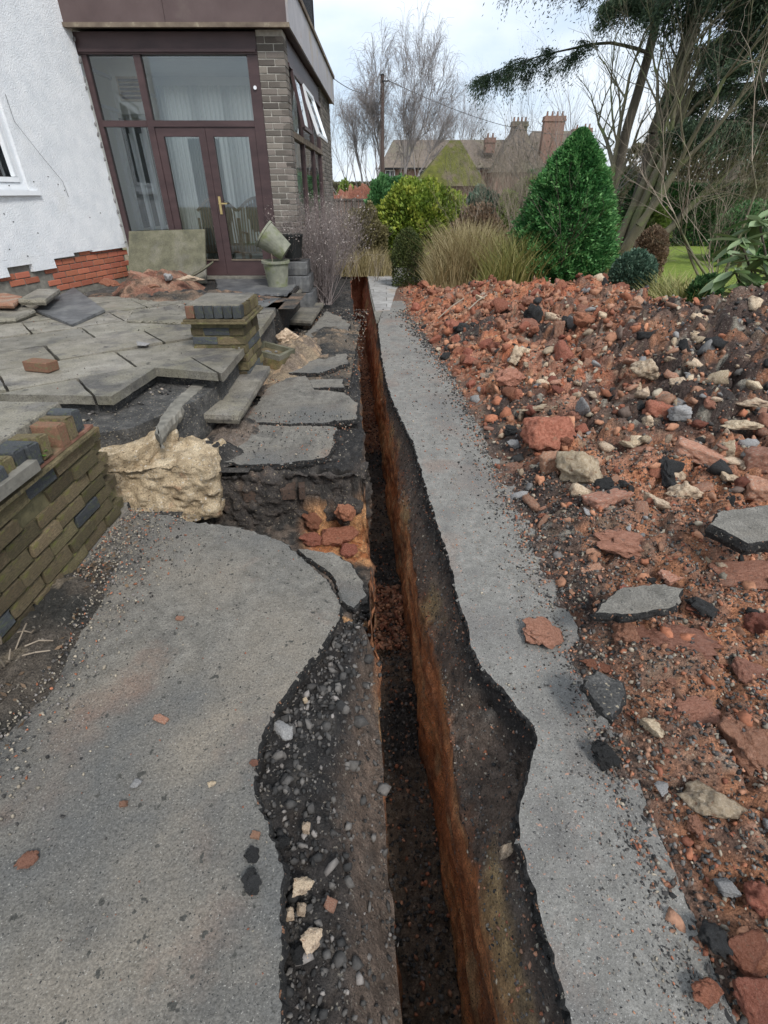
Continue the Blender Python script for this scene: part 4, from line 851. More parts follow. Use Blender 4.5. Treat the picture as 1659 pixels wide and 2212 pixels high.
# loose step slabs and rubble right of the patio
def loose(pts, z, th, lab, m=M_slab, tilt=(0, 0), seed=0, cat='stone slab', name='stone_slab'):
    return plate(name, [g(u, v, z)[:2] for u, v in pts], z, th, m, lab, cat, tilt=tilt, seed=seed, amp=.003, ring=.004)
loose([(418, 886), (514, 893), (583, 797), (520, 790)], .20, .075, 'long grey step slab tilted between patio and tarmac pieces', tilt=(.03, .04), seed=61)
loose([(605, 690), (672, 697), (699, 653), (648, 650)], .11, .07, 'grey step slab lying nearest the dead shrub', tilt=(.04, -.02), seed=62)
loose([(548, 640), (622, 649), (656, 622), (596, 618)], .355, .06, 'upper step slab carrying the upright pot', seed=63)
loose([(606, 688), (622, 690), (652, 652), (640, 650)], .13, .12, 'narrow riser slab between the two step slabs', seed=64, m=M_darkslab)
mound('tan_rubble', 'tan mortar rubble beneath the fallen step slabs', -1.05, 5.6, .38, .95, .13, [(.35, .27, .18), (.22, .17, .13), (.48, .34, .22)], 71)
mound('tan_rubble', 'crumbled mortar around the tilted step slab', -1.22, 3.7, .26, .55, .04, [(.2, .16, .13), (.36, .27, .2), (.06, .055, .05)], 72)
mound('dark_rubble', 'black lumpy bedding between the cement edging and the tarmac shelf', -1.28, 3.25, .30, .22, .06, [(.03, .03, .03), (.10, .09, .08)], 73, z0=.0)
mound('dark_rubble', 'dark rubble below the fallen slabs beside the trench', -.75, 6.3, .35, 1.3, .05, [(.05, .05, .048), (.16, .13, .10), (.3, .22, .15)], 74)
rock(600, 710, 655, 755, 'cream', 'large orange tan lump of mortar beside the hollow block', .7, z=.06)
# hollow mossy block
t = g(585, 775, .1); hb = thing('hollow_block', 'mossy hollow block with a raised rim, tipped over beside the square pier', 'block', (t[0], t[1], .02))
w_, d_, h_ = .36, .30, .20
mb = MB(); rt = lambda x, y, z: (t[0] + x * .93 + y * .36 + z * .15, t[1] - x * .30 + y * .93, .06 + z + x * -.15)
def rbox(x0, x1, y0, y1, z0, z1):
    V_ = [rt(x, y, z) for z in (z0, z1) for y in (y0, y1) for x in (x0, x1)]; mb.add(V_, [[0, 2, 3, 1], [4, 5, 7, 6], [0, 1, 5, 4], [1, 3, 7, 5], [3, 2, 6, 7], [2, 0, 4, 6]])
rbox(-.19, .19, -.16, .16, 0, .10); mb.build('body', M_mossbrick, hb); mb = MB()
rbox(-.19, -.15, -.16, .16, .101, .15); rbox(.15, .19, -.16, .16, .101, .15); rbox(-.149, .149, -.16, -.12, .101, .15); rbox(-.149, .149, .12, .16, .101, .15); mb.build('rim', M_greenslab, hb)
V_, F_ = rock_verts(2, 5, 'clod', .1); mb = MB()
for i in range(9):
    c = rt(random.uniform(-.1, .1), random.uniform(-.08, .08), .11); s_ = random.uniform(.02, .045); mb.add([(c[0] + v[0] * s_, c[1] + v[1] * s_, c[2] + v[2] * s_ * .6) for v in V_], F_.tolist())
o = mb.build('filling', M_greyst, hb); o['kind'] = 'stuff'

# ------------------------------------------------------------------ brick piers on the patio
def coursed(parent, face, key, m, x0, x1, z0, z1, plane, ch=.075, bl=.225, off=0, skip=None, depth=.1, jit=.006, axis='x', mats=None, proud=.006):
    """bricks laid on a vertical plane; axis x: plane is y=const facing -y; axis y: plane is x=const facing +x"""
    k = 0; z = z0
    while z + ch * .8 <= z1:
        a = x0 - (bl / 2 if k % 2 else 0) + off
        while a < x1 - .02:
            b0, b1 = max(a, x0), min(a + bl - .01, x1); a += bl
            if b1 - b0 < .035: continue
            zc = z + ch / 2; cx = (b0 + b1) / 2
            if skip and skip(cx, zc, k): continue
            d = depth; pr = proud + random.uniform(0, jit)
            mm = m; kk = key
            if mats:
                q = random.random(); acc = 0
                for (kk2, m2, w2) in mats:
                    acc += w2
                    if q < acc: kk, mm = kk2, m2; break
            if axis == 'x': inst('brick', brick_me(kk, mm), (cx, plane - pr + d / 2, zc), (b1 - b0, d, ch - .01), (0, 0, 0), parent=parent)
            else: inst('brick', brick_me(kk, mm), (plane + pr - d / 2, cx, zc), (b1 - b0, d, ch - .01), (0, 0, math.pi / 2), parent=parent)
        z += ch; k += 1
# far square pier
px0, px1, py0, py1 = -1.70, -1.20, 4.42, 5.05
pr = thing('garden_pier', 'square mossy brick pier with a stone cap standing on the patio corner', 'brick pier', ((px0 + px1) / 2, (py0 + py1) / 2, 0))
MB().box(px0 + .03, px1 - .03, py0 + .03, py1 - .03, 0.0, .655).build('core', M_dirtmortar, pr)
mm_ = [('moss', M_mossbrick, .75), ('blu', M_blubrick, .25)]
coursed(pr, 'f', 'moss', M_mossbrick, px0 + .02, px1 - .02, .02, .66, py0 + .03, axis='x', mats=mm_)
coursed(pr, 's', 'moss', M_mossbrick, py0 + .02, py1 - .02, .02, .66, px1 - .03, axis='y', mats=mm_)
mb = MB().box(px0 - .03, px1 + .03, py0 - .03, py1 + .03, .657, .672); mb.build('tile_course', M_mossbrick, pr)
mb = MB().box(px0 - .015, px1 + .015, py0 - .015, py1 + .015, .674, .69); mb.build('tile_course', M_mossbrick, pr)
for i in range(6):
    w_ = (px1 - px0 - .02) / 6; x = px0 + .01 + w_ * (i + .5)
    inst('cap_brick', brick_me('blu' if i else 'or', M_blubrick if i else M_orbrick), (x, py0 + .06, .745), (w_ - .008, .11, .10), (0, 0, 0), parent=pr)
for i in range(7):
    w_ = (py1 - py0 - .12) / 7; y = py0 + .12 + w_ * (i + .5)
    inst('cap_brick', brick_me('mossc', M_mossbrick), (px1 - .06, y, .745), (.11, w_ - .008, .10), (0, 0, 0), parent=pr)
plate('cap_slab', [(px0 + .02, py0 + .03), (px1 - .03, py0 + .03), (px1 - .03, py1), (px0 + .02, py1)], .803, .11, M_slab, '', '', seed=81, amp=.004); o = bpy.data.objects[-1] if False else COL.objects[-1]
for k_ in ('label', 'category'):
    if k_ in o: del o[k_]
w0 = np.array(o.location); o.parent = pr; o.location = tuple(w0 - np.array(pr.location))
# near wall with brick coping (cut by the left edge)
nx, ny1, ny0 = -1.555, 2.44, .72
nw = thing('garden_wall', 'mossy cracked brick retaining wall with broken coping at the left', 'brick wall', (-1.9, 1.7, 0))
MB().box(-2.6, nx - .02, ny0, ny1 - .02, -.02, .525).build('core', M_dirtmortar, nw)
mmw = [('mossw', M_mossbrick, .90), ('blu', M_blubrick, .08), ('orw', M_orbrick, .02)]
coursed(nw, 's', 'mossw', M_mossbrick, ny0, ny1, .0, .53, nx - .02, axis='y', mats=mmw, jit=.016, proud=.010, skip=lambda c, z, k: (abs(c - 1.86) < .07 and k == 5))
coursed(nw, 'b', 'mossw', M_mossbrick, -2.6, nx - .02, .0, .53, ny1 + .0, axis='x', mats=mmw)
MB().box(-2.6, nx + .025, ny0, ny1 + .02, .533, .548).build('tile_course', M_mossbrick, nw)
MB().box(-2.6, nx + .005, ny0, ny1 + .01, .552, .566).build('tile_course', M_orbrick, nw)
y = ny0; i = 0
while y < ny1 - .05:
    if not (1.60 < y < 1.66) and not (2.02 < y < 2.10):
        m_ = [('blu', M_blubrick), ('mossc', M_mossbrick), ('or', M_orbrick)][(0, 1, 0, 2, 1, 0, 1, 0)[i % 8]]
        inst('coping_brick', brick_me(*m_), (nx - .06 + random.uniform(-.01, .01), y + .035, .625 + random.uniform(-.008, .004)), (.13, .066, .11), (random.uniform(-.06, .06), random.uniform(-.05, .05), random.uniform(-.05, .05)), parent=nw)
    y += .076; i += 1
inst('coping_lump', LIB['brick']['small'][1], (nx - .05, 2.06, .62), (.06, .05, .05), (.3, .2, .5), parent=nw)
inst('coping_lump', LIB['grey']['small'][2], (nx + .0, 1.93, .585), (.035, .04, .03), (.3, .2, .5), parent=nw)
o = plate('wall_top_slab', [(-2.6, ny0), (nx - .13, ny0), (nx - .13, ny1 + .01), (-2.6, ny1 + .04)], .69, .1, M_slab, '', '', seed=82, amp=.004)
for k_ in ('label', 'category'):
    if k_ in o: del o[k_]
w0 = np.array(o.location); o.parent = nw; o.location = tuple(w0 - np.array(nw.location))
a_ = g(0, 1085, .56); mb = MB(); mb.bar((nx + .0, 1.2, .60), (nx + .01, 1.93, .595), .055, .05); mb.build('fallen_coping_strip', M_cement, nw)
# weed growing from the coping
def leafy(name, base, n, size, spread, m, label, cat, up=.6, parent=None, seed=1):
    r = np.random.default_rng(seed); V = []; A = []
    for i in range(n):
        d = r.normal(size=3); d[2] = abs(d[2]) * up; d /= np.linalg.norm(d); c = np.array(base) + d * spread * r.uniform(.1, 1) ; t_ = np.cross(d, [0, 0, 1]); t_ /= np.linalg.norm(t_) + 1e-6; L_ = size * r.uniform(.6, 1.2); w_ = L_ * .42
        V += [c, c + d * L_ * .5 + t_ * w_, c + d * L_, c + d * L_ * .5 - t_ * w_]; A += [[r.uniform()] * 3] * 4
    F_ = np.arange(4 * n).reshape(-1, 4); o = obj(name, np.array(V), F_, m, parent, attr=np.array(A))
    return tag(o, label, cat) if parent is None else o
L_bright = leafmat('bright leaves', (.06, .15, .02), (.14, .3, .05), (.26, .42, .10))
leafy('weed', (nx - .03, 2.02, .60), 34, .03, .035, L_bright, 'small bright green weed sprouting from the coping of the near wall', 'weed', seed=3)
# rubble and dead weeds at the foot of the near wall
mound('wall_foot_debris', 'dark earth, chips and leaf litter at the foot of the near wall', -1.50, 1.35, .25, 1.0, .06, [(.05, .048, .042), (.12, .10, .08), (.22, .18, .13)], 75, z0=0.0, cellz=.05)
r = np.random.default_rng(15); n = 3800; x = -1.52 + np.abs(r.normal(0, .19, n)); y = r.uniform(.5, 2.45, n); sz = r.uniform(.002, .009, n)
rubble('wall_foot_chips', np.stack([x, y, .035 * np.exp(-((x + 1.45) / .2) ** 2) + sz * .3], -1), sz, cr_ * 2 + bk_ + cl_[:1], 'loose chips along the foot of the near wall', 76)

# ------------------------------------------------------------------ slabs, rubble and bricks by the house
plate('dark_slab', [g(u, v, .52)[:2] for u, v in ((72, 662), (152, 690), (224, 662), (160, 622))], .50, .05, M_darkslab, 'wet dark slab lying skewed on the patio by the white wall', 'stone slab', tilt=(.0, .03), seed=91, amp=.003, ring=.004)
plate('stone_slab', [g(u, v, .62)[:2] for u, v in ((38, 645), (96, 645), (128, 622), (80, 622))], .61, .06, M_slab, 'small pale slab resting on top of the skewed dark slab', 'stone slab', seed=92, amp=.003, ring=.004)
plate('stone_slab', [g(u, v, .52)[:2] for u, v in ((-60, 690), (30, 684), (74, 668), (40, 655), (-60, 668))], .52, .05, M_slab, 'greenish slab at the left edge under the white wall', 'stone slab', tilt=(-.03, .03), seed=93, amp=.003)
plate('stone_slab', [g(u, v, .60)[:2] for u, v in ((-60, 655), (28, 656), (48, 640), (10, 632), (-60, 640))], .60, .05, M_brickb, 'brownish slab leaning at the far left under the white wall', 'stone slab', seed=94, amp=.004)
plate('stone_slab', [g(u, v, .49)[:2] for u, v in ((275, 688), (380, 692), (430, 690), (440, 668), (290, 664))], .475, .04, M_slab, 'flat pale broken slab on the patio left of the square pier', 'stone slab', seed=95, amp=.02)
o = inst('loose_brick', brick_me('loose', M_orbrick), g(90, 792, PZ + .03) + np.array([0, 0, .01]), (.225, .11, .075), (0, 0, -.25), 'worn orange brick lying alone on the patio slabs', 'brick')
rock(290, 735, 328, 757, 'grey', 'small pale stone alone in the middle of the patio', .7, z=PZ)
mound('clay_rubble', 'reddish clay and mortar rubble below the leaning slab', -3.25, 7.55, .85, .95, .22, [(.24, .11, .075), (.36, .22, .15), (.13, .085, .06)], 77, z0=PZ - .05, cellz=.1)
mound('clay_rubble', 'thin spread of dark rubble where slabs are missing', -2.6, 7.0, 1.3, .5, .06, [(.10, .085, .07), (.25, .17, .12), (.05, .05, .05)], 78, z0=PZ - .03)
mb = MB(); mb.box(-3.0, -1.3, 6.4, 8.85, .1, .40); o = mb.build('doorway_bed', M_bed); o['kind'] = 'structure'
plate('stone_slab', [(-2.3, 7.4), (-1.35, 7.3), (-1.35, 8.8), (-2.75, 8.8)], .43, .05, M_darkslab, 'broad dark slab at the foot of the double doors', 'stone slab', seed=96, amp=.008)
plate('stone_slab', [(-2.6, 6.55), (-1.5, 6.45), (-1.4, 7.1), (-2.45, 7.3)], .415, .05, M_darkslab, 'sunken dark slab between the square pier and the doors', 'stone slab', seed=97, amp=.008)
for (u0, v0, u1, v1, key, lab) in ((390, 592, 436, 614, 'cream', 'yellow stone by the foot of the leaning slab'), (352, 590, 378, 612, 'grey', 'grey stone left of the yellow stone'), (270, 590, 350, 610, 'brick', 'long brownish slab fragment on the clay rubble'), (215, 600, 260, 625, 'clay', 'reddish lump on the left of the clay rubble'), (320, 612, 345, 625, 'pink', 'pale pink bit in front of the clay rubble')):
    rock(u0, v0, u1, v1, key, lab, .6, z=.6)
# leaning mossy slab
lp = [P(273, 604, 8.2), P(442, 606, 8.2)]
mb = MB(); x0_, x1_ = lp[0][0], lp[1][0]
V_ = []
for yo in (0, .055):
    V_ += [(x0_, 8.25 + yo, .45), (x1_, 8.25 + yo, .43), (x1_ - .02, 8.68 + yo, 1.13), (x0_ + .0, 8.68 + yo, 1.10)]
mb.add(V_, [[0, 1, 2, 3], [7, 6, 5, 4], [4, 5, 1, 0], [5, 6, 2, 1], [6, 7, 3, 2], [7, 4, 0, 3]])
tag(mb.build('leaning_slab', M_greenslab), 'large algae green slab leaning against the glazing left of the doors', 'stone slab')
plate('stone_slab', [(-3.0, 7.95), (-2.62, 7.9), (-2.55, 8.2), (-2.95, 8.2)], .62, .035, M_greenslab, 'narrow broken slab leaning in front of the large green slab', 'stone slab', tilt=(.5, .1), seed=98, amp=.004)
# pots
prof = [(0, 0), (.135, 0), (.185, .34), (.205, .345), (.205, .38), (.185, .38), (.175, .33), (0, .30)]
c = P(602, 628, 8.0); pt = thing('plant_pot', 'upright algae stained pot standing on the step slab', 'plant pot', c)
MB().lathe([(0.0, 0), (.135, 0), (.183, .37), (.205, .375), (.205, .41), (.183, .41), (.17, .36), (0.001, .35)], c, 28).build('pot', M_pot, pt)
MB().tube([c + np.array([-.05, .02, .35]), c + np.array([-.045, .0, .52])], .006, 5).build('stake', M_twig, pt)
from mathutils import Matrix
ax = Matrix.Rotation(math.radians(-52), 3, 'Y') @ Matrix.Rotation(math.radians(0), 3, 'X')
c2 = P(618, 545, 8.1)
o = MB().lathe([(0.0, 0), (.13, 0), (.19, .36), (.205, .365), (.205, .39), (.185, .39), (.172, .36), (.12, .05), (0.001, .04)], c2, 28, ax).build('plant_pot', M_pot)
tag(o, 'algae stained pot tipped over behind the upright one', 'plant pot')
c3 = P(634, 556, 8.45); o = MB().lathe([(0.0, 0), (.13, 0), (.16, .28), (.175, .28), (.175, .31), (.15, .31), (.001, .27)], c3, 24).build('plant_pot', M_blackpot); tag(o, 'black plastic pot behind the tipped pot', 'plant pot')
# dark stacked steps right of the pots
for i, (x0_, x1_, y0_, y1_, z0_, z1_, lab) in enumerate(((-1.56, -1.1, 8.15, 8.76, 0, .30, 'lowest dark stone step by the corner of the house'), (-1.56, -1.14, 8.2, 8.76, .31, .53, 'middle dark stone step by the corner of the house'), (-1.56, -1.17, 8.27, 8.76, .54, .72, 'top dark stone step by the corner of the house'))):
    tag(plate('stone_step', [(x0_, y0_), (x1_, y0_), (x1_, y1_), (x0_, y1_)], z1_, z1_ - z0_, M_darkslab, '', '', seed=100 + i, amp=.004), lab, 'stone step')

# ------------------------------------------------------------------ white house wing
FY = 8.85
wx0, wy0 = -4.05, 8.75; sl_ = .22; wallx = lambda y: wx0 - sl_ * (wy0 - y)
wh = thing('white_house', 'white roughcast house wing with red brick plinth at the left', 'house', (-5, 6, .4))
def wall_seg(ya, yb, z0, z1, m, name, out=0.0, par=wh, th=None, jag_=0):
    back = 4.0 if th is None else th
    pts = [(wallx(ya) + out, ya), (wallx(yb) + out, yb), (wallx(yb) - back, yb), (wallx(ya) - back, ya)]
    return MB().prism(pts, z0, z1).build(name, m, par)
WY0, WY1, WZ0, WZ1 = 5.3, 7.26, 1.62, 3.0
mb = MB()
for (ya, yb, z0, z1) in ((WY1, wy0, .92, 8), (2.5, WY0, .92, 8), (WY0, WY1, WZ1, 8), (WY0, WY1, .92, WZ0)):
    mb.prism([(wallx(ya), ya), (wallx(yb), yb), (wallx(yb) - 2.2, yb), (wallx(ya) - 2.2, ya)], z0, z1)
mb.build('wall', M_render, wh)
# jagged stepped lower edge of the render
for k in range(16):
    ya = 2.9 + k * .366; yb = ya + .366; zb = .80 + .05 * math.sin(k * 2.1) + (.06 if k in (12, 13) else 0) - (.06 if k < 10 else 0)
    if k > 13: zb = .88
    wall_seg(ya, min(yb, wy0), zb, .919, M_render, 'render_edge', out=-.001, th=.3)
wall_seg(2.5, wy0 - .02, .0, .921, M_cement, 'plinth', out=-.05, th=2)
def plinth_skip(cx, zc):
    return False
for k in range(6):
    z = .47 + k * .075
    y = 3.2 - (.1125 if k % 2 else 0)
    while y < wy0 - .12:
        y1 = y + .215; cy = (y + y1) / 2
        show = (cy > 7.75 and z < .90) or (cy > 7.2 and z < .78) or (6.55 < cy < 7.0 and .60 < z < .75) or (cy < 6.3 and .55 < z < .70)
        if show:
            x = wallx(cy) - .05; inst('brick', brick_me('plinth', M_redbrick, .006), (x + .012 - .05, cy, z + .0375), (.213, .1, .065), (0, 0, math.atan(1 / .22)), parent=wh)
        y += .225
# peeled end of the render at the corner
for k in range(26):
    z = 1.0 + k * .16
    inst('render_chip', LIB['grey']['small'][k % 6], (wx0 + .012, wy0 - .01, z + random.uniform(-.05, .05)), (.02, .02, random.uniform(.03, .08)), (0, 0, random.uniform(0, 3)), parent=wh)
# window
def wpt(y, z, out=0): return (wallx(y) + out, y, z)
wf = MB()
for (a_, b_) in (((WY0, WZ0 + .04), (WY1, WZ0 + .04)), ((WY0, WZ1 - .04), (WY1, WZ1 - .04))): wf.bar(wpt(a_[0], a_[1], -.06), wpt(b_[0], b_[1], -.06), .08, .08)
for yy in (WY0 + .04, (WY0 + WY1) / 2, WY1 - .04): wf.bar(wpt(yy, WZ0 + .08, -.061), wpt(yy, WZ1 - .08, -.061), .08, .078)
fo = wf.build('window', M_white, wh)
wf = MB()
for (z_) in (WZ0 + .11, WZ1 - .11): wf.bar(wpt(WY0 + .09, z_, -.03), wpt(WY1 - .09, z_, -.03), .05, .05)
for yy in (WY1 - .115, WY0 + .115): wf.bar(wpt(yy, WZ0 + .14, -.031), wpt(yy, WZ1 - .14, -.031), .05, .048)
wf.build('casement', M_white, fo)
MB().add([wpt(WY0 + .08, WZ0 + .08, -.09), wpt(WY1 - .08, WZ0 + .08, -.09), wpt(WY1 - .08, WZ1 - .08, -.09), wpt(WY0 + .08, WZ1 - .08, -.09)], [[0, 1, 2, 3]]).build('pane', M_glass, fo)
MB().prism([(wallx(WY0) + .06, WY0 - .1), (wallx(WY1) + .06, WY1 + .12), (wallx(WY1) - .03, WY1 + .12), (wallx(WY0) - .03, WY0 - .1)], WZ0 - .05, WZ0).build('sill', M_white, fo)
MB().prism([(wallx(WY0) - 2.1, WY0), (wallx(WY1) - 2.1, WY1), (wallx(WY1) - 2.0, WY1), (wallx(WY0) - 2.0, WY0)], WZ0, WZ1).build('inner_wall', M_brown, wh)
for k in range(12):
    y = random.uniform(6.6, 8.5); z = random.choice([1.05, 1.3, 1.6, 1.75]) + random.uniform(-.12, .12) if k < 16 else random.uniform(2.2, 3.4)
    inst('fixing_hole', brick_me('hole', M_blubrick), wpt(y, z, .001), (.008, .015, .012), (0, 0, 0), parent=wh)
cb = [wpt(*q) for q in ((7.35, 2.55, .01), (7.33, 2.3, .03), (7.55, 2.0, .04), (7.8, 1.72, .03), (7.85, 1.55, .01))]
tag(MB().tube(cb, .0025, 5).build('loose_wire', M_darkm), 'thin loose wire drooping on the white wall', 'wire')

# ------------------------------------------------------------------ glazed garden room
gr = thing('garden_room', 'brown framed glazed garden room with brick piers and flat roof', 'garden room', (-2.7, 9.2, PZ))
FX0, FX1 = -4.04, -1.32; ZB, ZT = PZ, 3.14; YE = 15.4
def fr(name, x0, x1, z0, z1, y0=FY - .04, y1=FY + .05, par=gr, m=M_brown): return MB().box(x0, x1, y0, y1, z0, z1).build(name, m, par)
fr('frame_post', FX0, FX0 + .07, ZB, ZT); fr('frame_post', -3.345, -3.255, ZB, ZT, FY - .045); fr('frame_post', -1.83, -1.685, ZB, ZT, FY - .046)
fr('head_beam', FX0 - .05, -1.685, ZT + .001, 3.36, FY - .06, FY + .1)
fr('head_trim', FX0, -1.7, ZT + .02, ZT + .055, FY - .085, FY - .061)
fr('transom', FX0 + .071, -3.346, 2.38, 2.45, FY - .05); fr('transom', -3.254, -1.831, 2.38, 2.45, FY - .05)
fr('sill_rail', FX0 + .071, -3.346, ZB, ZB + .08)
fr('threshold', -3.25, -1.83, ZB - .03, ZB + .015, FY - .12, FY + .05, m=M_cement)
def pane(x0, x1, z0, z1, par=gr, y=FY): return MB().add([(x0, y, z0), (x1, y, z0), (x1, y, z1), (x0, y, z1)], [[0, 1, 2, 3]]).build('pane', M_glass, par)
pane(FX0 + .07, -3.345, 2.45, ZT); pane(-3.255, -1.83, 2.45, ZT); pane(FX0 + .07, -3.345, ZB + .08, 2.38)
for (a, b, hs) in ((-3.25, -2.545, 1), (-2.54, -1.835, -1)):
    d = MB(); y0, y1 = FY - .035, FY + .03
    d.box(a, a + .10, y0, y1, ZB + .02, 2.375); d.box(b - .10, b, y0, y1, ZB + .02, 2.375); d.box(a + .1, b - .1, y0 + .001, y1 - .001, 2.27, 2.375); d.box(a + .1, b - .1, y0 + .001, y1 - .001, ZB + .02, ZB + .24)
    dd = d.build('door', M_brown, gr)
    MB().add([(a + .1, FY, ZB + .24), (b - .1, FY, ZB + .24), (b - .1, FY, 2.27), (a + .1, FY, 2.27)], [[0, 1, 2, 3]]).build('pane', M_glass, dd)
    MB().box(a + .10, b - .10, y0 - .012, y0, ZB + .235, ZB + .255).build('bead', M_peel, dd)
    if hs == -1: 
        h = MB(); h.box(a + .035, a + .07, y0 - .012, y0, 1.32, 1.55); h.bar((a + .05, y0 - .04, 1.46), (a + .17, y0 - .04, 1.46), .018); h.bar((a + .05, y0 - .045, 1.46), (a + .05, y0, 1.46), .018)
        h.build('handle', M_brass, dd)
MB().tube([(-1.76, FY - .048, 2.80), (-1.76, FY - .07, 2.80)], .022, 12).build('sensor_cap', M_white, gr)
# brick piers
def pier(name, x0, x1, y0, y1, z0, z1, label=None):
    p = MB().box(x0 + .004, x1 - .012, y0 + .012, y1 - .012, z0, z1).build(name, M_mortar, gr); return p
p1 = pier('brick_pier', -1.685, FX1, FY - .06, FY + .24, .0, 3.38)
coursed(p1, 'f', 'pierb', M_greybrick, -1.68, FX1 - .001, .02, 3.36, FY - .048, bl=.225, jit=.004)
coursed(p1, 's', 'pierb', M_greybrick, FY - .06, FY + .24, .02, 3.36, FX1 - .012, axis='y', jit=.003, bl=.225, off=.11)
p2 = pier('brick_pier', -1.9, FX1, 13.1, YE, .0, 3.5)
coursed(p2, 's', 'pierb', M_greybrick, 13.1, YE, .02, 3.5, FX1 - .012, axis='y', jit=.004)
coursed(p2, 'f', 'pierb', M_greybrick, -1.68, FX1, .02, 3.5, 13.112, jit=.004)
# side glazing x = FX1 from Y 9.09 to 13.1
sx0, sx1 = FX1 - .10, FX1 - .02; ya, yb = 9.09, 13.1
def sd(name, y0, y1, z0, z1, x0=sx0, x1=sx1, m=M_brown): return MB().box(x0, x1, y0, y1, z0, z1).build(name, m, gr)
sd('side_plinth', ya, yb, 0, .62, sx0 - .1, sx1, M_greybrick)
sd('side_head', ya, yb, 3.12, 3.38); sd('side_head_trim', ya, yb, 3.07, 3.11, sx0, sx1 + .03); sd('side_transom', ya, yb, 2.28, 2.36, sx0, sx1 + .012, M_peel); sd('side_sill', ya, yb, .621, .70, sx0, sx1 + .03)
for yy in (ya + .001, 10.3, 11.75, yb - .121):
    sd('side_mullion', yy, yy + .12, .70, 2.28, sx0 + .002, sx1 - .002); sd('side_mullion', yy, yy + .12, 2.36, 3.07, sx0 + .002, sx1 - .002)
for (a, b) in ((ya + .12, 10.3), (10.42, 11.75), (11.87, yb - .12)):
    for (z0, z1) in ((.70, 2.28), (2.36, 3.07)):
        MB().add([(FX1 - .06, a, z0), (FX1 - .06, b, z0), (FX1 - .06, b, z1), (FX1 - .06, a, z1)], [[0, 1, 2, 3]]).build('pane', M_glass, gr)
# top hung casement standing slightly open
cs = MB(); c0 = [(FX1, 10.42, 3.05), (FX1, 11.75, 3.05), (FX1 + .22, 11.75, 2.42), (FX1 + .22, 10.42, 2.42)]
for i in range(4): cs.bar(c0[i], c0[(i + 1) % 4], .05)
co = cs.build('open_casement', M_white, gr); MB().add(c0, [[0, 1, 2, 3]]).build('pane', M_glass, co)
cs = MB(); c0 = [(FX1, 9.3, 3.05), (FX1, 10.2, 3.05), (FX1 + .12, 10.2, 2.42), (FX1 + .12, 9.3, 2.42)]
for i in range(4): cs.bar(c0[i], c0[(i + 1) % 4], .045)
co = cs.build('open_casement', M_brown, gr); MB().add(c0, [[0, 1, 2, 3]]).build('pane', M_glass, co)
# roof: fascia boards, trims
RY0 = FY - .22; RX1 = FX1 + .10; RZ0, RZ1 = 3.40, 3.93
MB().box(-4.3, RX1 - .03, RY0 + .03, 11.4, RZ0 + .02, RZ1 - .02).box(-2.0, RX1 - .03, 11.4, YE + .2, RZ0 + .021, RZ1 - .021).build('roof', M_brown, gr)  # rear left roof left off so daylight reaches the added back window
MB().box(-4.6, -2.78, RY0, RY0 + .025, RZ0, RZ1).build('fascia_panel', M_fascia, gr); MB().box(-2.775, RX1 - .02, RY0, RY0 + .025, RZ0, RZ1).build('fascia_panel', M_fascia, gr)
MB().box(-4.6, RX1 + .015, RY0 - .03, RY0 + .03, RZ0 - .035, RZ0 + .01).build('fascia_ledge', M_peel, gr)
for (a, b) in ((RY0 + .03, 11.0), (11.006, 13.3), (13.306, YE + .2)): MB().box(RX1 - .025, RX1, a, b, RZ0, RZ1 - .04).build('fascia_panel', M_fasciaside, gr)
MB().box(RX1 - .03, RX1 + .03, RY0 - .02, YE + .25, RZ1 - .04, RZ1 + .02).build('roof_trim', M_peel, gr); MB().box(-4.6, RX1 - .031, RY0 - .03, RY0 + .03, RZ1 - .04, RZ1 + .02).build('roof_trim', M_peel, gr)
# interior
it = MB(); it.box(-4.15, -4.05, FY + .12, 11.4, PZ, 3.4); it.box(-4.049, -1.55, 11.3, 11.38, PZ, .7); it.box(-4.049, -1.55, 11.3, 11.38, 3.1, 3.29); it.box(-4.049, -3.95, 11.3, 11.38, .7, 3.1); it.build('inner_wall', M_intw, gr)  # back wall set close; its window opening is added to brighten the room
MB().box(-4.05, FX1 - .2, FY + .1, 11.3, PZ - .05, PZ + .01).build('inner_floor', M_flag, gr)
MB().box(-4.05, FX1 - .11, FY + .12, 11.39, 3.30, 3.34).build('ceiling', M_intw, gr)
for z_ in (2.62, 3.0): MB().box(-4.049, -4.02, FY + .2, 11.3, z_, z_ + .04).build('inner_rail', M_white, gr)
iw = MB()
for yy in np.arange(9.3, 11.2, .5): iw.box(-4.049, -3.99, yy, yy + .12, PZ, 2.6)
for xx in np.arange(-3.95, -1.6, .55): iw.box(xx, xx + .07, 11.23, 11.295, .7, 3.1)  # bars of the added back window
iw.build('inner_window_frame', M_white, gr)
ip = MB()
for yy in np.arange(9.3, 10.7, .5): ip.box(-4.048, -4.03, yy + .121, yy + .499, 1.1, 2.55)
ip.build('inner_dark_pane', M_darkslab, gr)
cu = MB(); n = 140
for j in range(n):
    x = -3.94 + j * .017; y = 11.15 + .02 * math.sin(j * 1.3); cu.V += [(x, y, .6), (x, y, 3.15)]
cu.F = [[2 * j, 2 * j + 2, 2 * j + 3, 2 * j + 1] for j in range(n - 1)]; tag(cu.build('net_curtain', M_net), 'net curtain added across the added back window to brighten the garden room', 'curtain')  # curtain added to glow with daylight and brighten the room
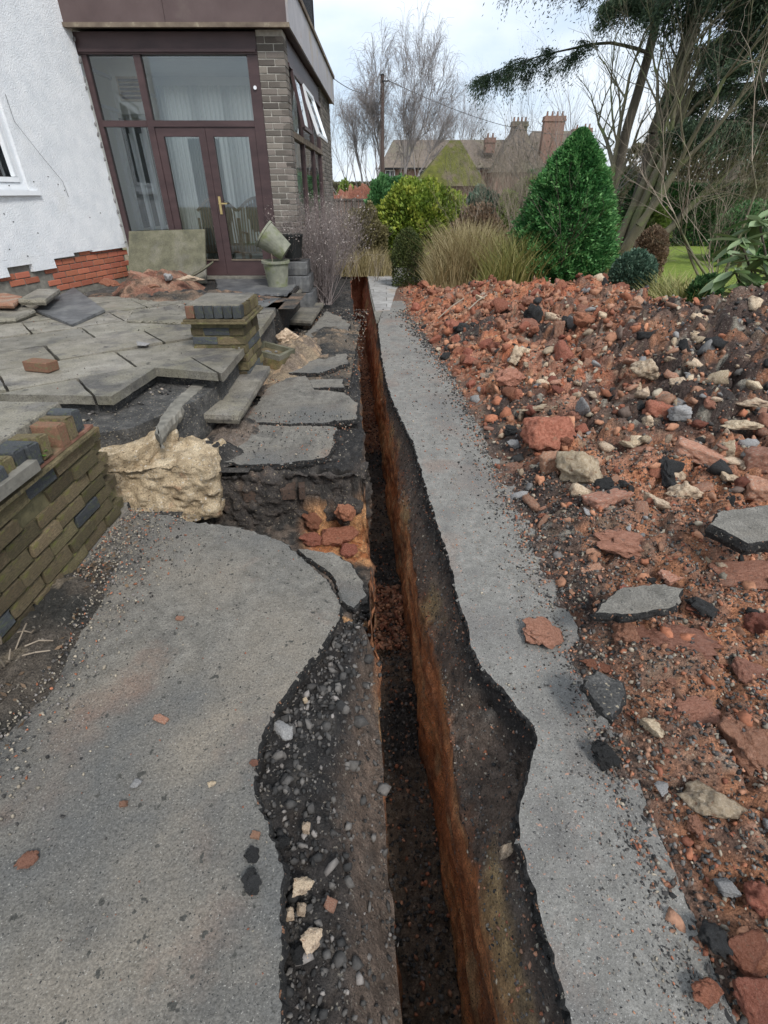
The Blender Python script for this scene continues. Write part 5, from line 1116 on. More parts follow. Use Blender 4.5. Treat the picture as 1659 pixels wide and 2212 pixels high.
# hanging curtain folds
cu = MB(); n = 46
for j in range(n): 
    x = -3.05 + j * .011; y = 9.55 + .03 * math.sin(j * 1.5)
    cu.V += [(x, y, PZ + .05), (x, y, 2.3)]
cu.F = [[2 * j, 2 * j + 2, 2 * j + 3, 2 * j + 1] for j in range(n - 1)]; tag(cu.build('net_curtain', M_net), 'pale net curtain hanging inside the left door', 'curtain')
for i in range(3):
    o = MB().tube([(-3.72 + i * .17, 9.15 + i * .02, PZ + .02), (-3.75 + i * .17, 9.15 + i * .02, 2.33)], .045 if i == 1 else .03, 6).build('white_pole', M_white, gr)
# vent grille high on the inner wall
vt = thing('wall_vent', 'square louvred vent high on the inner wall behind the glass', 'vent', (-3.98, 9.5, 2.85))
vb = MB(); X_ = -3.93; vb.box(-3.95, -3.56, 9.55, 9.58, 2.75, 3.03); vb.build('grille_frame', M_cane, vt)
for k in range(5): MB().box(-3.92, -3.59, 9.53, 9.549, 2.775 + k * .05, 2.80 + k * .05).build('louvre', M_brown, vt)
MB().box(-4.05, -3.5, 9.581, 9.62, 2.6, 3.3).build('mounting_board', M_intw, vt)
# cane seats with cushions behind the right door
for i, (cx, cy, lab) in enumerate(((-2.72, 9.4, 'cane chair with pale cushion behind the left door'), (-2.05, 9.35, 'cane chair with pale cushion behind the right door'))):
    ch = thing('cane_chair', lab, 'chair', (cx, cy, PZ), group='cane chairs inside the garden room')
    w_ = .64; top = [(cx - w_ / 2 + w_ * t, cy, PZ + .90 + .18 * math.sin(math.pi * t)) for t in np.linspace(0, 1, 12)]
    MB().tube(top, .022, 6).build('back_rail', M_cane, ch)
    sp_m = MB()
    for t in np.linspace(.04, .96, 13): sp_m.tube([(cx - w_ / 2 + w_ * t, cy, PZ + .3), (cx - w_ / 2 + w_ * (t * .9 + .05), cy + .01, PZ + .90 + .18 * math.sin(math.pi * t))], .011, 5)
    sp_m.build('back_spindles', M_cane, ch)
    for sx in (-1, 1):
        MB().tube([(cx + sx * w_ / 2, cy, PZ), (cx + sx * w_ / 2, cy, PZ + .8)], .02, 6).build('leg', M_cane, ch); MB().tube([(cx + sx * w_ / 2, cy + .5, PZ), (cx + sx * w_ / 2, cy + .5, PZ + .55), (cx + sx * w_ / 2, cy, PZ + .6)], .02, 6).build('leg', M_cane, ch)
    for z_ in (.12, .3): MB().tube([(cx - w_ / 2, cy - .005, PZ + z_), (cx + w_ / 2, cy - .005, PZ + z_)], .016, 6).build('stretcher', M_cane, ch)
    V_, F_ = rock_verts(3, 60 + i, 'clod', .02); Q = V_ * np.array([.29, .16, .27]) + np.array([cx, cy + .17, PZ + .85])
    obj('cushion', Q, F_, M_cush, ch, smooth=True); MB().box(cx - .29, cx + .29, cy + .04, cy + .48, PZ + .30, PZ + .40).build('seat', M_cush, ch)
# balcony railing on the flat roof
br = thing('balcony_railing', 'black metal railing on the flat roof of the garden room', 'railing', (FX1 - .03, 10.8, RZ1))
rx = FX1 - .0
for z_ in (RZ1 + .12, RZ1 + 1.05): MB().bar((rx, RY0 + .1, z_), (rx, 12.6, z_), .04).build('rail', M_darkm, br)
for y in (RY0 + .1, 10.7, 12.6): MB().bar((rx, y, RZ1), (rx, y, RZ1 + 1.1), .05).build('post', M_darkm, br)
bme = MB().bar((0, 0, RZ1 + .13), (0, 0, RZ1 + 1.04), .016); bme = mesh_from('bar', np.array(bme.V), bme.F, M_darkm)
for y in np.arange(RY0 + .22, 12.55, .11):
    o = bpy.data.objects.new('bar', bme); COL.objects.link(o); o.parent = br; o.location = tuple(np.array([rx, y, 0]) - np.array(br.location))
# ------------------------------------------------------------------ vegetation
def tubes(S, k=4):
    """S: (n,8) x0 y0 z0 x1 y1 z1 r0 r1"""
    S = np.asarray(S, float); a, b = S[:, :3], S[:, 3:6]; d = b - a; d /= np.linalg.norm(d, axis=1)[:, None] + 1e-9
    up = np.where(np.abs(d[:, 2:3]) > .9, np.array([[1., 0, 0]]), np.array([[0, 0, 1.]])); u = np.cross(d, up); u /= np.linalg.norm(u, axis=1)[:, None]; w = np.cross(d, u)
    t = np.arange(k) * 2 * math.pi / k; ring = np.cos(t)[None, :, None] * u[:, None] + np.sin(t)[None, :, None] * w[:, None]
    V = np.concatenate([a[:, None] + ring * S[:, 6, None, None], b[:, None] + ring * S[:, 7, None, None]], 1)
    j = np.arange(k); F = np.stack([j, (j + 1) % k, (j + 1) % k + k, j + k], -1); F = (F[None] + (np.arange(len(S)) * 2 * k)[:, None, None]).reshape(-1, 4)
    return V.reshape(-1, 3), F
def rotaxis(v, ax, a):
    ax = ax / (np.linalg.norm(ax) + 1e-9); return v * math.cos(a) + np.cross(ax, v) * math.sin(a) + ax * np.dot(ax, v) * (1 - math.cos(a))
def grow(base, d0, L0, r0, depth, r, spread=.5, ratio=.72, kids=3, grav=0.0, wob=.16, segs=3, out=None, lv=0, up=.1):
    if out is None: out = []
    p = np.array(base, float); d = np.array(d0, float); d /= np.linalg.norm(d); rr = r0
    seg = L0 / segs
    for s in range(segs):
        d = d + r.normal(size=3) * wob; d[2] += up - grav * lv; d /= np.linalg.norm(d); q = p + d * seg; r1 = r0 * (1 - .45 * (s + 1) / segs)
        out.append((*p, *q, rr, r1, lv)); 
        if depth > 0 and s < segs - 1 and lv > 0 or (depth > 0 and s == segs - 2):
            if r.uniform() < .75:
                ax = np.cross(d, r.normal(size=3)); grow(q, rotaxis(d, ax, spread * r.uniform(.7, 1.4)), L0 * ratio * r.uniform(.7, 1.05), r1 * .6, depth - 1, r, spread, ratio, kids, grav, wob, segs, out, lv + 1, up)
        p, rr = q, r1
    if depth > 0:
        for k in range(kids):
            ax = np.cross(d, r.normal(size=3)); grow(p, rotaxis(d, ax, spread * r.uniform(.35, 1.1)), L0 * ratio * r.uniform(.75, 1.1), rr * .8, depth - 1, r, spread, ratio, kids, grav, wob, segs, out, lv + 1, up)
    return out
def leafcards(pts, dirs, L_, W_, r, jit=.5):
    n = len(pts); d = dirs + r.normal(size=(n, 3)) * jit; d /= np.linalg.norm(d, axis=1)[:, None] + 1e-9
    t = np.cross(d, r.normal(size=(n, 3))); t /= np.linalg.norm(t, axis=1)[:, None] + 1e-9
    L_ = np.broadcast_to(L_, (n,))[:, None] * r.uniform(.6, 1.3, (n, 1)); W_ = np.broadcast_to(W_, (n,))[:, None] * r.uniform(.7, 1.2, (n, 1)); nn = np.cross(d, t)
    V = np.stack([pts, pts + d * L_ * .45 + t * W_ + nn * W_ * .2, pts + d * L_, pts + d * L_ * .45 - t * W_ + nn * W_ * .2], 1).reshape(-1, 3)
    F = np.arange(4 * n).reshape(-1, 4); return V, F
def tint(n, r, lo=0, hi=1, per=4, extra=None):
    c = r.uniform(lo, hi, n)
    if extra is not None: c = np.clip(c * .55 + extra * .45, 0, 1)
    return np.repeat(c, per)[:, None].repeat(3, 1)
Lm = {}
Lm['aucuba'] = leafmat('aucuba leaves', (.07, .13, .02), (.22, .30, .045), (.48, .50, .09))
Lm['green'] = leafmat('laurel leaves', (.025, .09, .025), (.07, .19, .06), (.16, .32, .12))
Lm['dark'] = leafmat('dark leaves', (.012, .04, .012), (.03, .085, .025), (.09, .19, .06))
Lm['olive'] = leafmat('olive leaves', (.07, .065, .03), (.17, .15, .065), (.30, .26, .13))
Lm['clip'] = leafmat('clipped box leaves', (.03, .045, .015), (.085, .11, .035), (.17, .19, .065))
Lm['dry'] = leafmat('dry grass blades', (.15, .12, .05), (.33, .27, .13), (.50, .42, .24))
Lm['drygreen'] = leafmat('half green blades', (.10, .12, .03), (.26, .26, .08), (.42, .38, .17))
Lm['thuja'] = leafmat('thuja sprays', (.010, .05, .014), (.055, .19, .05), (.22, .44, .15), .6, .25)
Lm['blue'] = leafmat('blue green leaves', (.03, .06, .04), (.08, .15, .10), (.19, .28, .20))
Lm['pale'] = leafmat('pale yellow green leaves', (.10, .16, .03), (.23, .32, .07), (.38, .46, .13))
Lm['brown'] = leafmat('brown twiggy leaves', (.10, .065, .04), (.20, .135, .085), (.32, .22, .14))
Lm['deadleaf'] = leafmat('dead grey leaves', (.15, .12, .105), (.30, .25, .225), (.45, .40, .37))
Lm['hazel'] = leafmat('faded thicket leaves', (.09, .09, .05), (.18, .17, .10), (.30, .27, .17))
Lm['needle'] = leafmat('cedar needles', (.02, .04, .022), (.05, .085, .045), (.11, .16, .085), .7, .2)
Lm['rhod'] = leafmat('rhododendron leaves', (.06, .11, .035), (.13, .2, .07), (.27, .35, .19), .4, .2)
def bush(name, u0, u1, vt, vb, Y, lm, n, leaf, label, cat='bush', lump=.25, flat=.9, seed=1, top=.5, twigs=0, depth=1.0, drop=0, zb=0., shape='dome', aspect=.4, fill=.35):
    r = np.random.default_rng(seed); cx = P((u0 + u1) / 2, vt, Y)[0]; cxa = (P(u0, (vt + vb) / 2, Y)[0] + P(u1, (vt + vb) / 2, Y)[0]) / 2; zt = P(cx, vt, Y)[2]; zt = P((u0 + u1) / 2, vt, Y)[2]
    hw = (P(u1, (vt + vb) / 2, Y)[0] - P(u0, (vt + vb) / 2, Y)[0]) / 2; H = zt - zb; cx = cxa
    d = r.normal(size=(n, 3)); d /= np.linalg.norm(d, axis=1)[:, None]; d[:, 2] = np.abs(d[:, 2]) if shape == 'dome' else d[:, 2]
    lum = fbm(d + seed, 2.2, 3, seed); rad = 1 + lump * lum; lf = fbm(d * 1.0 + seed, 6, 2, seed + 4); rad = rad * (1 + .4 * lump * lf)
    inn = r.uniform(0, 1, n) < fill; rad = np.where(inn, rad * r.uniform(.6, 1, n), rad * r.uniform(.93, 1.05, n))
    if shape == 'dome': sc = np.array([hw, hw * depth, H * .55]); ctr = np.array([cx, Y + hw * depth * .5, zb + H * .42]); pts = d * rad[:, None] * sc + ctr; low = r.uniform(0, 1, n) < .42; pts[low, 2] = zb + (pts[low, 2] - zb) * r.uniform(0, 1, low.sum()); 
    elif shape == 'cone':
        z = r.uniform(0, 1, n) ** 1.25; a = r.uniform(0, 2 * math.pi, n); q = np.stack([np.cos(a), np.sin(a), z * 3], -1); w = np.where(z < .18, .86 + .14 * z / .18, (1 - (np.maximum(z - .18, 0) / .82) ** 2.3) ** .8)
        rr = w * (1 + lump * fbm(q, 2.3, 3, seed) + .24 * fbm(q, 8, 2, seed + 2) + .10 * fbm(q, 18, 2, seed + 3)) * np.where(inn, r.uniform(.55, 1, n), r.uniform(.93, 1.04, n)) * np.where(r.uniform(0, 1, n) < .05, r.uniform(1.03, 1.16, n), 1)
        pts = np.stack([cx + hw * rr * np.cos(a), Y + hw * 1.0 + hw * rr * np.sin(a), zb + H * z * (1 + .02 * lump)], -1); d = np.stack([np.cos(a), np.sin(a), .3 + 0 * a], -1); lf = fbm(q, 8, 2, seed + 2) + .5 * fbm(q, 18, 2, seed + 3)  # lf follows the bulges: shade of the hollows put into leaf tint
    elif shape == 'slab':
        sc = np.array([hw, .5 * depth, H / 2]); q = r.uniform(-1, 1, (n, 3)); f = r.integers(0, 3, n); q[f == 0, 1] = -1; q[f == 1, 2] = 1; q = q * (1 + .12 * fbm(q * sc, 1.2, 3, seed)[:, None]); pts = q * sc + np.array([cx, Y + .5 * depth, zb + H / 2]); d = q.copy(); lf = fbm(pts, 2.5, 2, seed)
    dirs = d.copy(); dirs[:, 2] += top - drop
    V, F = leafcards(pts, dirs, leaf, leaf * aspect, r, .55)
    th = thing(name, label, cat, (cx, Y + hw * .5, zb))
    obj('foliage', V, F, Lm[lm], th, attr=tint(n, r, extra=np.clip(.5 + 1.2 * lf, 0, 1)))
    S = []
    for k in range(10 + twigs):
        S += grow((cx + r.uniform(-.3, .3) * hw, Y + hw * .5, zb), (r.normal() * .5, r.normal() * .5, 1), H * .42, .02 * max(hw, .4), 2, r, .5, .7, 2)
    Vt, Ft = tubes(np.array(S)[:, :8], 3); obj('stem', Vt, Ft, M_twig if twigs else M_bark, th)
    return th
bush('evergreen_shrub', 822, 1022, 390, 545, 14, 'aucuba', 22000, .085, 'rounded yellow green evergreen shrub in the middle of the garden', seed=1, lump=.3)
bush('twiggy_hedge', 733, 838, 450, 560, 13, 'olive', 15000, .055, 'olive brown twiggy hedge left of the yellow green shrub', seed=2, twigs=20, lump=.35)
bush('clipped_bush', 848, 914, 495, 592, 10.8, 'clip', 9000, .035, 'small dark clipped bush standing at the path', seed=3, lump=.10)
bush('conifer', 1160, 1368, 272, 606, 9.4, 'thuja', 62000, .07, 'tall bright green conical conifer behind the spoil heap', 'conifer', seed=4, shape='cone', lump=.2, aspect=.2, top=.3, fill=.35)
bush('dome_bush', 1335, 1428, 540, 612, 8.9, 'blue', 9000, .045, 'low blue green dome bush right of the conifer', seed=5, lump=.12)
bush('brown_bush', 1384, 1452, 490, 552, 12, 'brown', 9000, .05, 'round brown leafless bush beside the lawn', seed=6, lump=.1, twigs=10)
bush('laurel_bush', 1370, 1452, 382, 452, 17, 'dark', 8000, .12, 'dark glossy laurel right of the conifer top', seed=7)
bush('pale_bush', 1360, 1460, 440, 512, 15, 'pale', 8000, .09, 'pale green bush below the dark laurel', seed=8)
bush('pale_bush', 1500, 1590, 448, 512, 25, 'pale', 6000, .09, 'yellowish green bush behind the lawn', seed=9)
bush('laurel_bush', 795, 850, 392, 455, 19, 'green', 5000, .12, 'green laurel beside the telegraph pole', seed=10)
bush('laurel_bush', 728, 765, 392, 430, 27, 'pale', 4000, .14, 'bright green bush behind the end of the fence', seed=11)
bush('blue_bush', 1005, 1100, 408, 500, 17, 'blue', 9000, .10, 'blue green bush between the yellow shrub and the twigs', seed=12)
bush('laurel_bush', 1075, 1120, 410, 480, 16, 'pale', 3500, .10, 'small bright green bush left of the conifer', seed=13)
bush('brown_bush', 985, 1095, 450, 540, 13, 'brown', 8000, .06, 'brown faded bush behind the tall dry grass', seed=14, twigs=10, lump=.4)
bush('hedge', 1440, 1760, 398, 470, 22, 'hazel', 16000, .12, 'long brownish hedge across the back of the garden', 'hedge', seed=15, shape='slab', depth=3)
bush('laurel_bush', 1590, 1760, 430, 520, 15, 'green', 9000, .09, 'green shrub behind the large leaved rhododendron', seed=16)
bush('laurel_bush', 1500, 1560, 605, 668, 7.5, 'dark', 4500, .07, 'dark green low plant at the end of the red heap', seed=17)
bush('thicket', 1395, 1800, 318, 440, 34, 'hazel', 30000, .2, 'grey brown thicket behind the garden on the right', 'thicket', seed=18, shape='slab', depth=5, fill=.6)
bush('dark_hedge', 1440, 1600, 405, 450, 20, 'dark', 7000, .12, 'dark green part of the back hedge', 'hedge', seed=19, shape='slab', depth=2)
bush('laurel_bush', 1090, 1210, 388, 470, 18, 'pale', 7000, .10, 'yellow tipped shrub left of the conifer', seed=20)
bush('laurel_bush', 790, 905, 380, 440, 26, 'green', 6000, .14, 'dark green hedge piece behind the telegraph pole', seed=21)
for i, (u0, u1, vt, Y, lm, lab) in enumerate(((1180, 1420, 370, 42, 'green', 'distant green hedge behind the conifer'), (-100, 700, 395, 60, 'hazel', 'far hedge behind the garden room'), (690, 830, 400, 55, 'hazel', 'far hedge seen past the corner of the garden room'), (1600, 2100, 380, 45, 'hazel', 'far hedge at the right edge'))):
    bush('hedge', u0, u1, vt, 470, Y, lm, 12000, .3, lab, 'hedge', seed=30 + i, shape='slab', depth=6, fill=.5)
# tall dry grass and stems
def grasses(name, u0, u1, vt, vb, Y, n, h, m, label, cat='ornamental grass', seed=1, w=.006, lean=.35, depth=1.2, zb=0):
    r = np.random.default_rng(seed); a, b = P(u0, vb, Y)[0], P(u1, vb, Y)[0]; x = r.uniform(a, b, n); y = Y + r.uniform(0, depth, n); zt = P((u0 + u1) / 2, vt, Y)[2] - zb
    prof = np.sin(np.pi * np.clip((x - a) / (b - a), .04, .96)) ** .5; H = zt * prof * r.uniform(.45, 1.05, n); dx = r.normal(0, lean, n) * H; dy = r.normal(0, lean, n) * H
    p0 = np.stack([x, y, zb + 0 * x], -1); p1 = p0 + np.stack([dx * .35, dy * .35, H * .6], -1); p2 = p0 + np.stack([dx, dy, H], -1); ww = np.stack([np.full(n, w), 0 * x, 0 * x], -1)
    V = np.stack([p0 - ww, p0 + ww, p1 + ww * .8, p1 - ww * .8, p2 + ww * .15, p2 - ww * .15], 1).reshape(-1, 3); k = np.arange(n)[:, None] * 6
    F = np.concatenate([k + np.array([[0, 1, 2, 3]]), k + np.array([[3, 2, 4, 5]])]); o = obj(name, V, F, Lm[m], attr=tint(n, r, per=6)); return tag(o, label, cat)
grasses('dry_grass', 925, 1115, 478, 605, 9.9, 5200, 1, 'dry', 'tall straw coloured grass behind the left end of the heap', seed=1)
grasses('dry_grass', 1040, 1190, 500, 600, 9.5, 2600, 1, 'drygreen', 'green tinged stems left of the conifer', seed=2, w=.009)
grasses('low_grass', 1440, 1600, 600, 665, 7.6, 1500, 1, 'drygreen', 'low pale grass at the right end of the heap', seed=3, w=.008, lean=.6)
grasses('low_grass', 735, 850, 530, 580, 12.2, 1500, 1, 'dry', 'low dry weeds at the far end of the trench', seed=4)
grasses('low_grass', 1100, 1420, 520, 560, 12.5, 2500, 1, 'drygreen', 'weeds between the conifer and the back of the garden', seed=5, depth=5)
# bare shrubs
def bare(name, u, v, Y, H, n, label, cat='bare shrub', m=M_twig, seed=1, depth=3, spread=.5, r0=.012, sp=.4, dirb=(0, 0, 1), kids=2, z0=0., leaves=None):
    r = np.random.default_rng(seed); c = P(u, v, Y); S = []
    for k in range(n):
        S += grow((c[0] + r.normal() * sp, Y + abs(r.normal()) * sp, z0), (dirb[0] + r.normal() * .35, dirb[1] + r.normal() * .35, dirb[2]), H * .38, r0, depth, r, spread, .72, kids)
    S = np.array(S)[:, :8]; V, F = tubes(S, 3)
    o = obj(name, V, F, m)
    if not leaves: return tag(o, label, cat)
    th = thing(name, label, cat, (c[0], Y, z0)); o.name = 'branches'; w0 = np.array(o.location); o.parent = th; o.location = tuple(w0 - np.array(th.location))
    e = S[r.integers(0, len(S), leaves[1]), 3:6]; V, F = leafcards(e + r.normal(0, .03, e.shape), r.normal(size=e.shape), leaves[2], leaves[2] * .4, r); obj('foliage', V, F, Lm[leaves[0]], th, attr=tint(len(e), r)); return th
bare('dead_shrub', 694, 640, 8.9, 1.75, 130, 'dense dead twiggy shrub at the corner of the garden room', seed=1, sp=.10, depth=3, r0=.007, spread=.26, m=M_deadtwig, leaves=('deadleaf', 3500, .026))
bare('bare_shrub', 1140, 560, 12, 2.4, 30, 'tall grey leafless shrub left of the conifer', seed=2, sp=.5, r0=.012, depth=4)
bare('bare_shrub', 1075, 500, 19, 3.9, 24, 'tall airy shrub with few leaves in front of the brick house', seed=3, sp=.9, r0=.025, depth=4, leaves=('hazel', 500, .05))
bare('bare_shrub', 1150, 450, 16, 3.0, 22, 'bare thin stems behind the conifer', seed=13, sp=.8, r0=.018, depth=4)
bare('bare_shrub', 1585, 560, 9.5, 2.3, 4, 'pale leafless shrub in front of the lawn', seed=4, sp=.25, r0=.013, spread=.6, depth=4, m=M_greybark)
bare('bare_shrub', 1680, 520, 8, 2.6, 6, 'spreading bare branches at the right edge', seed=5, sp=.35, r0=.011, spread=.6, depth=4, dirb=(-.5, 0, 1), m=M_twig)
bare('bare_shrub', 1500, 450, 20, 1.6, 14, 'tangle of grey twigs behind the lawn', seed=6, sp=.6, r0=.014, spread=.7, depth=3)
bare('bare_thicket', 750, 420, 45, 9, 22, 'thin bare saplings beyond the end of the garden room', 'saplings', seed=7, sp=2.6, r0=.05, depth=4, spread=.35, m=M_birch)
bare('bare_thicket', 1500, 400, 40, 8, 40, 'bare saplings behind the thicket on the right', 'saplings', seed=8, sp=7, r0=.05, depth=3, spread=.35)
bare('bare_shrub', 800, 560, 11.5, .8, 12, 'low dead twigs beside the far end of the trench', seed=9, sp=.3, r0=.006, depth=2)
# rhododendron in the right foreground: large leaves, each a part
rh = thing('rhododendron', 'large leaved rhododendron leaning in at the right edge', 'rhododendron', (4.1, 5.4, 0))
r = np.random.default_rng(77); S = []; tips = []
for (u, v, Y) in ((1600, 520, 5.3), (1640, 480, 5.4), (1590, 590, 5.1), (1655, 560, 5.2), (1640, 620, 5.0), (1615, 555, 5.6), (1680, 600, 5.2), (1605, 640, 5.1), (1700, 500, 5.5)):
    q = P(u, v, Y); S.append((4.25, 5.6, 0.2, (4.25 + q[0]) / 2, 5.4, q[2] * .6, .02, .014)); S.append(((4.25 + q[0]) / 2, 5.4, q[2] * .6, *q, .014, .009)); tips.append(q)
V, F = tubes(S, 6); obj('stem', V, F, M_bark, rh)
lv = MB(); nn = 7
for j in range(nn):
    t = j / (nn - 1); w_ = .17 * math.sin(math.pi * min(1, t * .95 + .04)) ** .8; b_ = -.10 * t * t; lv.V += [(t, -w_, b_ + .05), (t, 0, b_), (t, w_, b_ + .05)]
for j in range(nn - 1): lv.F += [[3 * j, 3 * j + 3, 3 * j + 4, 3 * j + 1], [3 * j + 1, 3 * j + 4, 3 * j + 5, 3 * j + 2]]
lme = [mesh_from('leaf', np.array(lv.V), lv.F, Lm['rhod'], attr=np.full((len(lv.V), 3), c)) for c in (.25, .5, .75, .95)]
for q in tips:
    for k in range(13):
        a = k * 2.4 + r.uniform(-.3, .3); el = r.uniform(-.75, .5); o = inst('leaf', lme[r.integers(4)], q + r.normal(0, .015, 3), r.uniform(.20, .31), (r.uniform(-.4, .4), -el, a), parent=rh)
# birch, round tree, pines
def tree(name, S, label, cat, trunk_m, twig_m, base, kthick=.02, extra=None):
    th = thing(name, label, cat, base); S = np.array(S); thick = S[:, 6] > kthick
    V, F = tubes(S[thick, :8], 6); obj('trunk', V, F, trunk_m, th); V, F = tubes(S[~thick, :8], 3); obj('crown', V, F, twig_m, th); return th
r = np.random.default_rng(101)
def birch(u, Y, ztop, seed, label, lean=0):
    r = np.random.default_rng(seed); c = P(u, 420, Y); x = c[0]; S = []; p = np.array([x, Y, -.05]); rad = .17 * ztop / 10
    pts = [p]; 
    for k in range(14):
        p = p + np.array([r.normal(0, .07) + lean * .08, r.normal(0, .05), ztop / 14]); pts.append(p)
    for k in range(14): S.append((*pts[k], *pts[k + 1], rad * (1 - k / 15), rad * (1 - (k + 1) / 15), 0))
    tw = []
    for k in range(2, 14):
        for m in range(4):
            a = r.uniform(0, 6.28); up = .75 + .5 * r.uniform(); d = np.array([math.cos(a), math.sin(a), up * 1.5]); L_ = ztop * .40 * (1 - .055 * k) * r.uniform(.6, 1.25)
            q = pts[k] + (pts[min(k + 1, 14)] - pts[k]) * r.uniform(); d /= np.linalg.norm(d); rr = rad * .28 * (1 - k / 18)
            for s in range(6):
                q2 = q + d * L_ / 6; S.append((*q, *q2, rr * (1 - s / 7), rr * (1 - (s + 1) / 7), 1))
                for z in range(6):                     # hanging twigs
                    e = q + (q2 - q) * r.uniform(); dd = d * .5 + r.normal(size=3) * .5; ll = ztop * .065 * r.uniform(.5, 1.3); rt_ = .006
                    for w in range(4):
                        e2 = e + dd / np.linalg.norm(dd) * ll / 3; tw.append((*e, *e2, rt_, rt_ * .8, 2)); 
                        if w < 3:
                            for h_ in range(2):
                                f2 = r.normal(size=3) * .6 + dd / np.linalg.norm(dd); f2[2] -= .3; f2 /= np.linalg.norm(f2); tw.append((*e2, *(e2 + f2 * ll * .4), rt_ * .7, rt_ * .5, 3))
                        e = e2; dd = dd + np.array([0, 0, -.42]) + r.normal(size=3) * .12; rt_ *= .85
                q = q2; d = d + r.normal(size=3) * .12; d[2] += .02; d /= np.linalg.norm(d)
    return tree('birch_tree', S + tw, label, 'birch', M_birch, M_birch, (x, Y, -.05), .03)
def weeping(u, Y, stems, seed, label, L0, up=.06):
    r = np.random.default_rng(seed); c = P(u, 420, Y); S = []
    for (dx, L_, r0) in stems: S += grow((c[0] + dx * .4, Y, -.05), (dx, r.normal() * .1, 1.25), L_, r0, 5, r, .46, .73, 2, wob=.07, segs=4, up=up)
    A = np.array(S); T = A[A[:, 8] >= 3]; tw = []
    T = T[r.integers(0, len(T), min(len(T), 2100))]
    for t in T:
        e = t[3:6]; dd = (t[3:6] - t[0:3]) / (np.linalg.norm(t[3:6] - t[0:3]) + 1e-6) * .8 + r.normal(size=3) * .25; ll = r.uniform(.4, 1.1); rt_ = .006
        for w in range(3):
            e2 = e + dd / np.linalg.norm(dd) * ll / 3; tw.append((*e, *e2, rt_, rt_ * .8, 9)); dd = dd + np.array([0, 0, -.55]) + r.normal(size=3) * .1; e = e2; rt_ *= .85
    A[:, 6:8] = np.maximum(A[:, 6:8], .007)
    return tree('birch_tree', list(map(tuple, A)) + tw, label, 'birch', M_birch, M_birch, (c[0], Y, -.05), .03)
weeping(806, 38, [(-.45, 2.7, .12), (.05, 3.1, .14)], 1, 'bare silver birch left of the telegraph pole', 2.7)
weeping(864, 38, [(.05, 3.3, .15), (.5, 2.5, .10)], 2, 'bare silver birch right of the telegraph pole', 3)
r = np.random.default_rng(8); c = P(975, 400, 85); S = []
for k in range(7): S += grow((c[0] + r.normal() * .3, 85, 0), (r.normal() * .35, r.normal() * .3, 1), 5.2, .16, 5, r, .5, .72, 3, wob=.12, up=.05)
tree('bare_tree', S, 'round bare tree rising behind the brick house', 'tree', M_birch, M_birch, (c[0], 85, 0), .05)
# evergreen on the right with layered branches
def cedar(u, Y, H, r0, branches, label, seed, nd=11000, lean=(0, 0), needle=.30, name='cedar_tree', v=430):
    r = np.random.default_rng(seed); c = P(u, v, Y); S = []; pts = [np.array([c[0], Y, -.05])]; n = 16
    for k in range(n): pts.append(pts[-1] + np.array([lean[0] * H / n + r.normal(0, .05), lean[1] * H / n, H / n]))
    for k in range(n): S.append((*pts[k], *pts[k + 1], r0 * (1 - .7 * k / n), r0 * (1 - .7 * (k + 1) / n), 0))
    nodes = []; 
    for (h, az, L_, dr) in branches:
        k = min(n - 1, int(h / H * n)); q = pts[k] + (pts[k + 1] - pts[k]) * (h / H * n - k); d = np.array([math.sin(az), -math.cos(az) * 1.0, .28]); d /= np.linalg.norm(d); m = 12; rr = r0 * .30
        for s in range(m):
            q2 = q + d * L_ / m; S.append((*q, *q2, rr * (1 - s / (m + 1)), rr * (1 - (s + 1) / (m + 1)), 1)); 
            if s > 2 and r.uniform() < .85:
                for side in (-1, 1):
                    sd_ = np.cross(d, [0, 0, 1]) * side + d * .7; sd_ /= np.linalg.norm(sd_); e = q2.copy(); ll = L_ * .33 * (1 - abs(s / m - .5)) * r.uniform(.3, 1.25); sd_[2] += r.uniform(-.35, .25)
                    for w in range(5):
                        e2 = e + sd_ * ll / 5; S.append((*e, *e2, .014, .01, 2)); nodes.append((e2, sd_)); sd_ = sd_ + np.array([0, 0, -.09]) + r.normal(size=3) * .12; sd_ /= np.linalg.norm(sd_); e = e2
                nodes.append((q2, d))
            q = q2; d = d + np.array([0, 0, dr]) + r.normal(size=3) * .05; d /= np.linalg.norm(d)
    th = tree(name, S, label, 'cedar', M_bark, M_bark, tuple(pts[0]), .03)
    if nodes:
        N0 = np.array([a for a, _ in nodes]); D0 = np.array([b for _, b in nodes]); wt = r.uniform(.15, 1, len(N0)); ii = r.choice(len(N0), nd, p=wt / wt.sum()); pp = N0[ii] + r.normal(size=(nd, 3)) * np.array([.09, .09, .03]) - np.array([0, 0, 1]) * r.exponential(.12, (nd, 1)) * wt[ii][:, None] * 1.6; dd = D0[ii] * .8; dd[:, 2] -= .45
        V, F = leafcards(pp, dd, needle, needle * .12, r, .5); obj('foliage', V, F, Lm['needle'], th, attr=tint(nd, r))
    return th
R = np.random.default_rng(55)
W_ = -math.pi / 2; E_ = math.pi / 2
